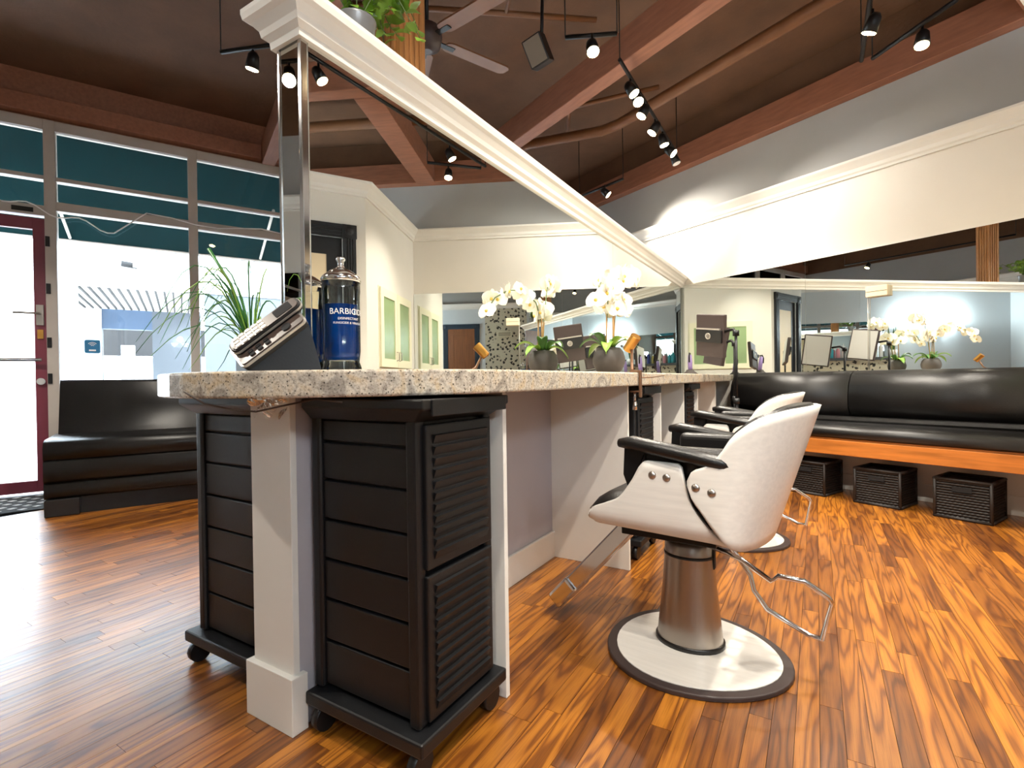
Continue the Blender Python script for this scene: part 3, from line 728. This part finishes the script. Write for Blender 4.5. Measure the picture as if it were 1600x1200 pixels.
# phone: the face leans up to the right and looks at the aisle
p = DT('cordless_phone', 'black and silver cordless phone leaning in its cradle', 'phone', -1.165, .755, ZT)
rv, fv, uv = Vector((.855, .518, 0)), Vector((-.518, .855, 0)), Vector((0, 0, 1))
Lx = (rv*.72+fv*.25+uv*.63).normalized(); Nz = (fv*-.80+uv*.52-rv*.30); Nz = (Nz-Lx*Nz.dot(Lx)).normalized(); Wy = Nz.cross(Lx)
def PT(cx, cy, cz): return Matrix(((Lx.x, Wy.x, Nz.x, cx), (Lx.y, Wy.y, Nz.y, cy), (Lx.z, Wy.z, Nz.z, cz), (0, 0, 0, 1)))
TP = PT(0, 0, .092)
MB().prism(rrect(.185, .092, .014, 4), -.022, -.004, T=TP).build('cradle', 'black_plastic', p, bevel=.003)
MB().prism(rrect(.188, .095, .015, 4), -.008, -.002, T=TP).build('cradle_rim', 'silver_plastic', p)
MB().prism(rrect(.178, .036, .010, 4, 0, -.026), -.002, .002, T=TP).build('base_panel', 'phone_panel', p)
MB().prism(rrect(.20, .050, .018, 4, .012, .020), -.002, .016, T=TP).build('handset', 'black_plastic', p, bevel=.003)
MB().prism(rrect(.203, .053, .019, 4, .012, .020), .006, .011, T=TP).build('handset_trim', 'silver_plastic', p)
MB().prism(rrect(.188, .041, .014, 4, .012, .020), .016, .018, T=TP).build('handset_face', 'phone_panel', p)
MB().prism(rrect(.048, .032, .004, 3, .066, .020), .018, .019, T=TP).build('screen', 'dark_gap', p)
for i in range(5):
    for k_ in range(3): MB().prism(rrect(.013, .0105, .003, 2, -.066+i*.018, .006+k_*.014), .018, .021, T=TP).build('key', 'phone_key', p)
for i in range(3):
    for k_ in range(2): MB().prism(rrect(.014, .009, .003, 2, -.055+i*.022, -.033+k_*.013), .002, .005, T=TP).build('base_key', 'dark_gap', p)
MB().prism([(.045+.012*math.cos(t), -.026+.012*math.sin(t)) for t in [2*PI*i/16 for i in range(16)]], .002, .005, T=TP).build('round_button', 'dark_gap', p)
e4 = [TP @ Vector(v_) for v_ in ((-.09, -.045, -.02), (.09, -.045, -.02), (.09, .045, -.02), (-.09, .045, -.02))]
g4 = [Vector((v_.x, v_.y, 0)) for v_ in e4]; g4[1] += rv*.03; g4[2] += rv*.03
MB().add(e4+g4, [(0, 1, 2, 3), (7, 6, 5, 4), (0, 4, 5, 1), (1, 5, 6, 2), (2, 6, 7, 3), (3, 7, 4, 0)]).build('stand', 'black_plastic', p, bevel=.003)
# grassy plant in white pot
g = DT('potted_grass', 'wispy green grass plant in a small white pot behind the phone', 'plant', -1.37, .84, ZT)
q = MB(); q.lathe([(.026, 0), (.034, .062), (.037, .066), (.032, .066), (.03, .055)], 24); q.build('pot', 'pot_white', g)
q = MB(); q.lathe([(.0001, .056), (.031, .056)], 18); q.build('soil', 'soil', g)
rg = random.Random(3)
q = MB()
for i in range(9): 
    a = rg.random()*6.28; r_ = .01+.012*rg.random(); q.tube([(r_*math.cos(a), r_*math.sin(a), .07), (1.2*r_*math.cos(a), 1.2*r_*math.sin(a), .14+.05*rg.random())], [.003, .0012], 5)
q.build('stem_core', 'leaf_light', g)
for i in range(30):
    a = rg.uniform(0, 2*PI) if i > 18 else rg.uniform(PI*.85, PI*1.5); ln = rg.uniform(.16, .46) if i <= 18 else rg.uniform(.1, .24); up = rg.uniform(.06, .22); pts = []
    for k_ in range(9):
        t = k_/8
        rad = ln*.62*t**1.1; z = .06+up*math.sin(t*PI*.72)*1.15-(.26*max(0, t-.4)**1.4 if ln > .22 else 0)
        pts.append((rad*math.cos(a+t*.3), min(.08, rad*math.sin(a+t*.3)), max(z, .01)))
    q = MB(); q.tube(pts, [.0014]*6+[.0012, .0009, .0005], 4, sx=1.5); q.build('grass_blade', 'grass_green' if i % 3 else 'leaf_light', g)
q = MB(); q.tube([(0, 0, .1), (-.03, -.04, .25), (-.085, -.07, .35)], [.004, .004, .005], 5); q.build('seed_stalk', 'grass_green', g)
# orchid
oc = DT('potted_orchid', 'white orchid with tall stems in a round dark pot', 'orchid', -1.051, 2.846, ZT)
q = MB(); q.lathe([(.05, 0), (.075, .02), (.093, .06), (.096, .09), (.085, .13), (.066, .155), (.06, .155), (.06, .14)], 32); q.build('pot', 'pot_dark', oc)
q = MB(); q.lathe([(.0001, .143), (.062, .143)], 20); q.build('soil', 'soil', oc)
def leafm(name, base, tip, wid, sag, mt_, par, twist=0, n_=10):
    base, tip = Vector(base), Vector(tip); d_ = tip-base; sd = d_.cross(Vector((0, 0, 1))).normalized()
    def fn(u, v_):
        wv = wid*math.sin(PI*min(1, u*.93+.07))**.7*(v_-.5)*2
        return base+d_*u+sd*wv+Vector((0, 0, sag*4*u*(1-u)-abs(v_-.5)*-.02*1.0))
    return MB().grid(fn, n_, 4, thick=.002).build(name, mt_, par)
for a, ln, dz, k_ in ((200, .17, .0, 0), (285, .16, -.05, 1), (330, .18, .01, 1), (30, .17, -.01, 0), (110, .18, .02, 0), (245, .15, .05, 0), (160, .16, -.06, 1)):
    a = math.radians(a); leafm('leaf', (.03*math.cos(a), .03*math.sin(a), .15), (ln*math.cos(a), ln*math.sin(a), .16+dz), .034, .045, 'leaf_light' if k_ else 'leaf_green', oc)
def flower_mesh():
    q = MB()
    for i, (a, ln, wd_) in enumerate(((90, .042, .017), (215, .04, .017), (325, .04, .017), (10, .044, .03), (170, .044, .03))):
        a = math.radians(a)
        def fn(u, v_, a=a, ln=ln, wd_=wd_):
            w_ = wd_*math.sin(PI*min(1, u*.85+.12))**.6*(v_-.5)*2
            return (.006*math.sin(u*PI)-.004*u+.002*(i % 2), ln*u*math.cos(a)-w_*math.sin(a), ln*u*math.sin(a)+w_*math.cos(a))
        q.grid(fn, 4, 3, mi=0)
    q.lathe([(.0001, .014), (.006, .01), (.008, .002), (.004, -.004)], 8, T=Matrix.Rotation(PI/2, 4, 'Y'), mi=1)
    me_o = q.build('flower', ['orchid_white', 'orchid_lip'])
    return me_o
fl0 = flower_mesh(); first = [True]
def flower(pos, yaw, tilt, s_=1.0):
    if first[0]: o_ = fl0; first[0] = False
    else: o_ = fl0.copy(); COL.objects.link(o_)
    o_.parent = oc; o_.location = pos; o_.rotation_euler = (tilt*.3, tilt, yaw); o_.scale = (s_, s_, s_)
rf = random.Random(11)
stems = [  # stake top, then arching spray
    ([(.02, .03, .14), (.02, .06, .36), (.02, .10, .55), (.03, .16, .63), (.05, .24, .64), (.06, .30, .60)], 3, 13),
    ([(-.01, -.02, .14), (.0, -.02, .34), (.02, -.05, .46), (.05, -.16, .52), (.08, -.28, .51), (.10, -.40, .45), (.11, -.44, .40)], 2, 13),
    ([(.03, -.01, .14), (.03, .0, .33), (.03, .03, .43), (.04, .08, .46), (.06, .13, .42)], 2, 11)]
for pts, k0, nf_ in stems:
    MB().tube(pts, .0035, 6).build('flower_stem', 'stem_green', oc)
    MB().tube([pts[0], (pts[1][0], pts[1][1], pts[1][2]+.05)], .005, 6).build('stake', 'stem_tan', oc)
    P = [Vector(v_) for v_ in pts]
    for i in range(nf_):
        t = k0-.6+(len(P)-1-k0+.6)*i/(nf_-1); a_ = int(min(t, len(P)-1.001)); c = P[a_].lerp(P[a_+1], t-a_)
        s_ = rf.choice((-1, 1))
        flower(c+Vector((rf.uniform(-.02, .035), rf.uniform(-.03, .03), rf.uniform(-.04, .03))), math.radians(rf.uniform(-100, 10)) if s_ > 0 else math.radians(rf.uniform(120, 230)), rf.uniform(-.4, .4), rf.uniform(1.25, 1.6))
# clamp-on dryer holder
dh = DT('dryer_holder', 'gold cup dryer holder on a stem clamped to the counter edge', 'holder', -.747, 2.40, 0)
q = MB(); q.box(-.03, .022, -.012, .012, .982, .992); q.box(.014, .024, -.012, .012, .86, .992); q.box(-.03, .022, -.012, .012, .885, .893); q.build('clamp', 'brown_metal', dh, bevel=.002)
q = MB(); q.tube([(-.01, 0, .84), (-.01, 0, .888)], .006, 8); q.tube([(-.01, 0, .80), (-.008, 0, .84)], [.013, .008], 10); q.build('clamp_screw', 'chrome', dh)
q = MB(); q.tube([(-.02, .0, .99), (-.045, .07, 1.03), (-.06, .12, 1.11)], .0075, 8); q.build('stem', 'brown_metal', dh)
q = MB(); q.tube([(-.085, .125, 1.10), (-.03, .10, 1.165)], [.026, .028], 16, caps=False); q.tube([(-.082, .124, 1.104), (-.03, .10, 1.165)], [.022, .024], 16); q.build('cup', 'gold_metal', dh)
q = MB(); q.tube([(.02, .0, .955), (.05, .09, .957), (.08, .2, .965)], .003, 6); q.build('wire_arm', 'brown_metal', dh)
# straightener in stand
pu = DT('hair_straightener', 'purple hair straightener upright in a dark stand', 'hair tool', -1.03, 4.98, ZT)
q = MB(); q.lathe([(.07, 0), (.072, .012), (.045, .03), (.03, .05)], 24, sy=.7); q.build('stand', 'pot_dark', pu)
q = MB(); q.tube([(0, .01, .04), (0, .0, .12), (.0, -.01, .19)], [.02, .021, .016], 12); q.build('handle', 'purple_plastic', pu)
q = MB(); q.tube([(.0, -.03, .12), (.0, -.035, .17), (.0, -.02, .205), (.0, .01, .20)], .008, 8); q.build('hook', 'black_plastic', pu)
# cable and tape at the near end
tag(MB().tube([D(-1.29, .62, .935), D(-1.25, .645, .905), D(-1.2, .68, .89), D(-1.13, .70, .885), D(-1.07, .74, .90), D(-1.02, .78, .912), D(-.95, .80, .905)], .0025, 6).build('phone_cable', 'cable'), 'thin brown cable hanging under the rounded counter end', 'cable')
rt = random.Random(5)
q = MB(); q.grid(lambda u, v_: D(-1.40+.17*u, .846-.02*math.sin(u*9+v_*5)*v_, .915-.05*v_+.012*math.sin(u*14+v_*3)*v_), 16, 6, smooth=False)
tag(q.build('plastic_wrap', 'thin_film'), 'crumpled clear plastic tape stuck below the counter on the end post', 'tape')
# ------------------------------------------------------------------ LED panels on stands
def led(label, x, y, zc, yaw, tilt, pole_dx):
    t = DT('led_panel_light', label, 'studio light', x, y, 0, yaw)
    T = Matrix.Translation((0, 0, zc)) @ Matrix.Rotation(tilt, 4, 'Y') @ Matrix.Rotation(math.radians(8), 4, 'X')
    q = MB(); q.box(-.012, .025, -.125, .125, -.16, .16, T=T); q.build('housing', 'dark_shell', t, bevel=.006)
    q = MB(); q.box(.0255, .029, -.113, .113, -.148, .148, T=T); q.build('diffuser', 'led_face', t)
    q = MB(); q.box(-.03, -.0125, -.115, .115, -.05, .045, T=T); q.build('battery_bay', 'black_plastic', t, bevel=.004)
    q = MB(); q.box(-.0315, -.0125, -.10, .11, .048, .058, T=T); q.build('label_strip', 'silver_plastic', t)
    q = MB(); q.lathe([(.024, 0), (.024, .003), (.017, .003), (.017, 0)], 18, T=T @ Matrix.Translation((-.030, 0, 0)) @ Matrix.Rotation(-PI/2, 4, 'Y')); q.build('logo_ring', 'silver_plastic', t)
    q = MB(); q.tube([(0, -.13, zc+.02), (.0, -.20, zc+.03), (0, pole_dx, zc-.0)], .011, 8); q.lathe([(.022, -.02), (.022, .02)], 12, c=(0, pole_dx, zc)); q.build('knuckle', 'black_metal', t)
    q = MB(); q.tube([(0, pole_dx, zc+.01), (0, pole_dx, .75)], .010, 8); q.tube([(0, pole_dx, .78), (0, pole_dx, .12)], .0135, 8); q.build('pole', 'black_metal', t)
    q = MB(); q.lathe([(.022, -.02), (.022, .02)], 10, c=(0, pole_dx, .78)); q.build('collar', 'black_plastic', t)
    for k_ in range(3):
        a = k_*2*PI/3+.5
        q = MB(); q.tube([(0, pole_dx, .32), (.26*math.cos(a), pole_dx+.26*math.sin(a), .012)], .008, 6); q.tube([(0, pole_dx, .16), (.12*math.cos(a), pole_dx+.12*math.sin(a), .175)], .005, 6); q.build('tripod_leg', 'black_metal', t)
led('dark LED panel light seen from behind, on a black tripod stand', -.685, 4.05, 1.27, math.radians(60), math.radians(-8), -.22)
led('second LED panel light facing the bench mirror, on its own stand', -.73, 4.55, 1.22, math.radians(45), math.radians(6), -.24)
# ------------------------------------------------------------------ wood post and plant at the divider
po = DT('wood_post', 'fluted wooden post rising behind the divider to the ceiling', 'post', -1.47, 1.56, 0)
q = MB(); q.box(-.075, .075, -.075, .075, .982, ZC-.002); q.build('shaft', 'post_wood', po)
for i in range(4):
    for sd in range(4):
        q = MB(); a = -.045+i*.03
        T = Matrix.Rotation(sd*PI/2, 4, 'Z'); q.box(a-.009, a+.009, -.083, -.075, 1.0, ZC-.01, T=T); q.build('flute', 'post_wood', po, bevel=.003)
hp = DT('potted_ivy', 'bushy light green plant in a grey pot on top of the divider', 'plant', -1.325, 1.20, 2.0565)
q = MB(); q.lathe([(.052, 0), (.065, .11), (.068, .115), (.06, .115), (.058, .1)], 24); q.build('pot', 'pot_grey', hp)
q = MB(); q.lathe([(.0001, .1), (.059, .1)], 18); q.build('soil', 'soil', hp)
rl = random.Random(21)
lm = MB().grid(lambda u, v_: (.05*u, .017*math.sin(PI*min(1, u*.9+.08))**.8*(v_-.5)*2, .008*math.sin(u*PI)), 4, 2).build('leaf', 'leaf_light')
lfirst = True
for bq in range(16):
    a = rl.uniform(0, 2*PI) if bq > 6 else PI/2+rl.uniform(-.5, .5); ln = rl.uniform(.14, .34) if bq > 6 else rl.uniform(.25, .5)
    pts = [Vector((ln*.6*t*math.cos(a), ln*.6*t*math.sin(a), .1+.25*math.sin(t*PI*.6)*(.6+.4*rl.random())-(.12*t*t if bq < 7 else 0))) for t in (0, .2, .4, .6, .8, 1)]
    MB().tube(pts, .002, 4).build('twig', 'stem_green', hp)
    for k_ in range(11):
        t = .15+.85*k_/10; i_ = min(4, int(t*5)); c = pts[i_].lerp(pts[i_+1], t*5-i_)
        if lfirst: o_ = lm; lfirst = False
        else: o_ = lm.copy(); COL.objects.link(o_)
        o_.parent = hp; o_.location = c; o_.rotation_euler = (rl.uniform(-.6, .6), rl.uniform(-.5, .7), rl.uniform(0, 6.28)); o_.scale = [rl.uniform(.7, 1.2)]*3
# ------------------------------------------------------------------ cabinet on wall_cabinet
kb = thing('wall_cabinet', 'cream wall cabinet with two frosted green glass doors', 'cabinet', (-.57, 3.52, 0))
c0, c1, z0, z1 = 0, .96, 1.10, 1.86
MB().box(-.006, .0, c0-.01, c1+.01, z0-.01, z1+.01).build('carcass', 'cream_paint', kb)
for i in range(2):
    y0 = c0+i*.48; dd_ = MB()
    for (a0, a1, b0, b1) in ((y0+.003, y0+.08, z0, z1), (y0+.40, y0+.477, z0, z1), (y0+.08, y0+.40, z0, z0+.08), (y0+.08, y0+.40, z1-.08, z1)): dd_.box(-.024, -.007, a0, a1, b0, b1)
    dr_ = dd_.build('cabinet_door', 'cream_paint', kb)
    MB().box(-.016, -.010, y0+.08, y0+.40, z0+.08, z1-.08).build('glass', 'frosted_green', dr_)
    MB().tube([(-.024, y0+(.44 if i == 0 else .04), z0+.07), (-.05, y0+(.44 if i == 0 else .04), z0+.075), (-.05, y0+(.44 if i == 0 else .04), z0+.155), (-.024, y0+(.44 if i == 0 else .04), z0+.16)], .005, 6).build('handle', 'steel', dr_)
# doors with casings
def casing(name, p, d, L_, ztop, mat_c, leaf_mat, panel_mat, ly=(-.06, -.02)):
    """door set into a wall: p start, d along, facing f = left normal"""
    r_ = sroot(name, (p.x, p.y, 0), math.atan2(d.y, d.x))
    for a in (0, L_-.11):
        MB().box(a, a+.11, -.0, .03, 0, ztop-.11).build('casing_side', mat_c, r_)
        for k_ in range(4): MB().box(a+.014+k_*.023, a+.027+k_*.023, .03, .037, .15, ztop-.12).build('flute', mat_c, r_)
        MB().box(a-.006, a+.116, 0, .038, ztop-.116, ztop).build('corner_block', mat_c, r_)
        q = MB(); q.lathe([(.04, 0), (.04, .006), (.028, .003), (.018, .009), (.0001, .011)], 18, T=Matrix.Translation((a+.055, .038, ztop-.058)) @ Matrix.Rotation(-PI/2, 4, 'X')); q.build('rosette', mat_c, r_)
    MB().box(.116, L_-.116, 0, .03, ztop-.11, ztop).build('casing_head', mat_c, r_)
    for k_ in range(3): MB().box(.12, L_-.12, .03, .036, ztop-.095+k_*.03, ztop-.08+k_*.03).build('flute', mat_c, r_)
    y0, y1 = ly
    lf_ = MB(); lf_.box(.11, .24, y0, y1, .01, ztop-.11); lf_.box(L_-.24, L_-.11, y0, y1, .01, ztop-.11); lf_.box(.24, L_-.24, y0, y1, ztop-.26, ztop-.11); lf_.box(.24, L_-.24, y0, y1, .01, .25)
    q = lf_.build('door_leaf', leaf_mat, r_)
    MB().box(.24, L_-.24, y0, y1-.006, .25, ztop-.26).build('door_panel', panel_mat, r_)
    MB().tube([(L_-.17, y1-.005, 1.0), (L_-.17, .045, 1.0), (L_-.27, .04, 1.0)], .009, 6).build('door_handle', 'steel', r_)
    return r_
pw = W1a+W1d*.99
casing('door_2', pw, -W1d, .90, 2.32, 'trim_black', 'trim_black', 'door_cream')
casing('door_3', Vector((.42, -.948, 0)), Vector((-1, 0, 0)), .84, 2.25, 'trim_blue', 'door_brown', 'door_brown', (.001, .022))
for o_ in list(bpy.data.objects):
    if o_.name.startswith('door_3'): o_.rotation_euler[2] = 0; o_.location = (-.42, -.949, 0)
# floral wallpaper panel and rear shelf
struct(MB().box(-1.5, -.55, -.949, -.944, .13, 2.587).build('wall_paper', 'floral_paper'))
ac = thing('air_vent', 'cream slatted vent on the floral wallpaper', 'vent', (-1.0, -.944, 2.0))
MB().box(-.16, .16, 0, .07, -.06, .06).build('vent_body', 'cream_paint', ac, bevel=.005)
for z in (-.03, 0, .03): MB().box(-.14, .14, .07, .074, z-.008, z+.008).build('slat', 'grille', ac)
sh = thing('retail_shelf', 'grey product ledge with a floral front on the right wall', 'shelf', (S1, 0, 0))
MB().box(-.26, -.002, .75, 2.4, 1.24, 1.29).build('ledge', 'facade_grey', sh); MB().box(-.22, -.002, .8, 2.35, 0, 1.24).build('floral_front', 'floral_paper', sh)
lmr = thing('ledge_mirror', 'wall mirror behind the product bottles on the right wall', 'mirror', (S1, 0, 0)); MB().box(-.012, -.002, .95, 2.4, 1.30, 1.97).build('mirror_pane', 'mirror', lmr)
bt = ['bottle_pink', 'bottle_rose', 'bottle_rose', 'bottle_teal', 'bottle_teal', 'bottle_rose', 'bottle_white', 'bottle_white', 'bottle_olive', 'bottle_blue', 'bottle_white', 'bottle_white', 'bottle_white']
names = {'bottle_pink': 'deep pink', 'bottle_rose': 'pale rose', 'bottle_teal': 'teal', 'bottle_white': 'white', 'bottle_olive': 'olive', 'bottle_blue': 'dark blue'}
def blabel(i):
    l_ = names[bt[i-1]] if i else 'ledge end'; r_ = names[bt[i+1]] if i < len(bt)-1 else 'snake plant'
    return names[bt[i]]+' product bottle between '+l_+(' bottle and ' if i else ' and ')+r_+(' bottle' if i < len(bt)-1 else '')
for i, b_ in enumerate(bt):
    t = thing('shampoo_bottle', blabel(i), 'bottle', (S1-.13-.03*(i % 2), 2.25-i*.1, 1.29), 0, names[b_]+' product bottles')
    hh = .17 if i % 3 else .21
    q = MB(); q.lathe([(.034, 0), (.036, .01), (.036, hh-.03), (.026, hh), (.012, hh+.012)], 16); q.build('body', b_, t)
    q = MB(); q.lathe([(.013, hh+.008), (.013, hh+.035), (.006, hh+.04), (.006, hh+.06)], 10); q.tube([(0, 0, hh+.058), (-.03, 0, hh+.055)], .005, 6); q.build('pump', 'bottle_white', t)
sp_ = thing('snake_plant', 'tall upright green snake plant in a white pot on the ledge', 'plant', (S1-.14, .87, 1.29))
q = MB(); q.lathe([(.06, 0), (.075, .13), (.068, .13), (.066, .115)], 20); q.build('pot', 'pot_white', sp_)
for i in range(8):
    a = i*.8; leafm('leaf', (.02*math.cos(a), .02*math.sin(a), .1), (.07*math.cos(a), .07*math.sin(a), .42+.1*(i % 3)), .022, 0, 'leaf_green', sp_)
# sconces
for y, lab in ((.55, 'double glass wall sconce beside the product ledge'), (.0, 'double glass wall sconce near the back corner')):
    t = thing('wall_sconce', lab, 'lamp', (S1, y, 1.78))
    q = MB(); q.lathe([(.05, 0), (.05, .012), (.02, .02)], 18, T=Matrix.Rotation(-PI/2, 4, 'Y')); q.build('backplate', 'steel', t)
    for sy in (-.1, .1):
        q = MB(); q.tube([(-.015, 0, 0), (-.06, sy*.6, -.03), (-.10, sy, .0), (-.10, sy, .03)], .007, 8); q.build('arm', 'steel', t)
        q = MB(); q.lathe([(.02, .03), (.05, .06), (.068, .11), (.07, .125)], 20, c=(-.10, sy, 0)); q.build('glass_shade', 'sconce_glass', t)
    l_ = bpy.data.lights.new('sconce_glow', 'POINT'); l_.energy = 24; l_.color = (.88, .95, 1); l_.shadow_soft_size = .06
    lo = bpy.data.objects.new('sconce_glow', l_); COL.objects.link(lo); lo.parent = t; lo.location = (-.11, 0, .2)
ou = thing('wall_outlet', 'pale wall outlet plate on the right wall', 'outlet', (S1-.004, .2, 1.15)); MB().box(-.004, 0, -.035, .035, -.06, .06).build('plate', 'outlet', ou, bevel=.002); MB().box(-.006, -.004, -.015, .015, -.035, .035).build('socket', 'outlet', ou)
# ------------------------------------------------------------------ track lights
def head(t, x, y, z, dirv, on=True, power=1.0, size=1.0):
    """one swivel lamp head in world coordinates under its track"""
    d_ = Vector(dirv).normalized(); p0 = Vector((x, y, z))
    hd = MB(); hd.tube([p0+Vector((0, 0, .10)), p0+Vector((0, 0, .03))], .008, 6)
    a = p0+Vector((0, 0, .02)); hd.tube([a-d_*.05, a-d_*.03, a+d_*.05], [.02, .034, .042], 14, caps=True)
    o_ = hd.build('lamp_head', 'black_metal', t)
    q = MB(); q.tube([a+d_*.0505, a+d_*.054], [.037, .036], 14); q.build('bulb', 'bulb' if on else 'led_face', t)
    if on:
        l_ = bpy.data.lights.new('spot', 'SPOT'); l_.energy = SPOT*power; l_.color = (1, .92, .80); l_.spot_size = math.radians(95); l_.spot_blend = .7; l_.shadow_soft_size = .04
        lo = bpy.data.objects.new('spot', l_); COL.objects.link(lo); lo.parent = t
        lo.location = a+d_*.07; lo.rotation_euler = (-d_).to_track_quat('Z', 'Y').to_euler()
def track(label, pts, heads):
    t = thing('track_light', label, 'track light', (0, 0, 0))
    MB().tube(pts, .014, 6).build('rail', 'black_metal', t)
    for p_ in (pts[0], pts[-1]): MB().tube([p_, (p_[0], p_[1], ZC)], .004, 5).build('hanger', 'black_metal', t)
    for hd in heads: head(t, *hd)
    return t
zt = 3.0
def tp(y): return (-2.40-.484*(y-2.45), y)          # along the divider direction
hs_ = []
for y, dv in ((2.71, (.5, .3, -1)), (2.84, (.6, -.2, -1)), (3.02, (-.3, -.5, -1)), (3.30, (-.4, -.5, -1)), (3.74, (.9, .5, -1))):
    x, _ = tp(y); hs_.append((x, y, zt, dv, True, .8))
hs_.append((*tp(3.52), zt, (.2, .2, -1), True, .6)); hs_.append((*tp(3.92), zt, (.3, .2, -1), False))
track('black track with seven small spotlights above the divider', [(*tp(2.5), zt+.1), (*tp(4.0), zt+.1)], hs_)
track('single spotlight hung in front of the beam above the divider', [(-2.45, 2.05, zt+.1), (-2.25, 2.3, zt+.1)], [(-2.334, 2.168, zt, (.4, -.2, -1), True, .8)])
track('short track with a spotlight near the far corner behind the divider', [(-4.5, 3.95, zt+.1), (-3.85, 4.0, zt+.1)], [(-4.073, 3.948, zt, (.75, .75, -1), True, 1.0)])
track('spotlight on a short track on the storefront side', [(-3.75, .25, zt+.1), (-3.4, .62, zt+.1)], [(-3.597, .418, zt, (-.3, -.1, -1), True, 1.0)])
a2 = D(.28, 1.4); b2 = D(.28, 4.2)
hs_ = []
for y, dv, pw_ in ((2.24, (-.55, .1, -1), 1.3), (3.65, (-.5, .1, -1), 1.0), (1.55, (-.5, .1, -1), 1.2)):
    c = D(.3, y); hs_.append((c.x, c.y, zt, dv, True, pw_))
track('black track with spotlights over the aisle beside the bench', [(a2.x, a2.y, zt+.1), (b2.x, b2.y, zt+.1)], hs_)
track('spotlight close to the beam on the bench wall', [(-1.5, 3.95, zt+.1), (-1.0, 3.75, zt+.1)], [(-1.19, 3.84, zt, (.0, -.25, -1), True, .7)])
track('added black track with fill spotlights behind the first chair aisle', [(-.9, .2, zt+.1), (.9, .2, zt+.1)], [(-.6, .2, zt, (-.3, .5, -1), True, 1.0), (.6, .2, zt, (-.1, .6, -1), True, 1.0)])  # extra lamps added out of view to fill the room with light
track('added black track with fill spotlights over the sofa corner', [(-4.6, -1.5, zt+.1), (-2.2, -1.5, zt+.1)], [(-4.2, -1.5, zt, (-.3, .3, -1), True, 1.0), (-2.6, -1.5, zt, (.2, .4, -1), True, 1.0)])  # unseen track, added to brighten the rear and sofa side
# ------------------------------------------------------------------ ceiling services
def cthing(name, label, cat, mb, mt_): return tag(mb.build(name, mt_), label, cat)
cthing('ceiling_duct', 'thick brown painted pipe under the ceiling beside the beam', 'pipe', MB().tube([(1.2, 3.72, 3.5), (-3.6, 3.70, 3.5), (-3.8, 3.65, 3.5), (-4.45, 3.17, 3.5), (-5.9, 2.95, 3.5)], .05, 12), 'pipe_brown')
cthing('sprinkler_pipe', 'thin brown sprinkler pipe branching across the ceiling', 'pipe', MB().tube([(-3.1, 3.7, 3.62), (-4.0, 3.1, 3.62)], .022, 8).tube([(-3.5, 3.0, 3.62), (-4.3, 3.6, 3.62)], .018, 8), 'pipe_brown')
cthing('conduit_pipe', 'slim brown pipe crossing behind the ceiling fan', 'pipe', MB().tube([(-3.6, 1.0, 3.62), (-3.05, 2.0, 3.6), (-2.75, 2.6, 3.6)], .02, 8).tube([(-3.05, 2.0, 3.6), (-2.7, 1.85, 3.6)], .014, 8), 'pipe_brown')
fn_ = thing('ceiling_fan', 'brown ceiling fan with broad blades behind the wooden post', 'ceiling fan', (-3.05, 1.38, 3.2))
MB().tube([(0, 0, .1), (0, 0, ZC-3.2)], .014, 8).build('down_rod', 'black_metal', fn_)
q = MB(); q.lathe([(.03, -.09), (.085, -.06), (.1, 0), (.085, .06), (.03, .1)], 20); q.build('motor', 'dark_shell', fn_)
for i in range(5):
    a = i*2*PI/5+.35; T = Matrix.Rotation(a, 4, 'Z')
    q = MB(); q.prism([(x, y) for x, y in rrect(.5, .13, .045, 4, .38, 0)], -.005, .005, T=T @ Matrix.Rotation(.18, 4, 'X')); b_ = q.build('blade', 'pipe_brown', fn_)
    q = MB(); q.box(.07, .2, -.02, .02, -.012, -.004, T=T); q.build('blade_arm', 'black_metal', fn_)
spk = thing('ceiling_speaker', 'dark box speaker on a bracket below the ceiling', 'speaker', (-2.75, 2.06, 3.18))
q = MB(); q.box(-.07, .07, -.06, .06, -.09, .09, T=Matrix.Rotation(.5, 4, 'X') @ Matrix.Rotation(.5, 4, 'Z')); q.build('cabinet', 'black_plastic', spk, bevel=.008)
q = MB(); q.box(-.06, .06, -.064, -.06, -.08, .08, T=Matrix.Rotation(.5, 4, 'X') @ Matrix.Rotation(.5, 4, 'Z')); q.build('grille', 'grille', spk)
MB().tube([(0, .03, .05), (0, .05, ZC-3.18)], .012, 8).build('bracket', 'black_metal', spk)
# small beige unit fixed to the bench mirror, with its cord
bu = thing('mirror_unit', 'small beige box fixed on the bench mirror with a cord hanging down', 'wall unit', (-1.735, 4.652, 1.62))
MB().box(-.075, .075, -.05, .0, -.042, .042).build('case', 'door_cream', bu, bevel=.004)
MB().box(-.072, .072, -.0515, -.05, -.003, .0).build('seam', 'cable', bu)
MB().tube([(-.07, -.02, -.04), (-.072, -.015, -.3), (-.075, -.012, -.62)], .003, 6).build('cord', 'silver_plastic', bu)
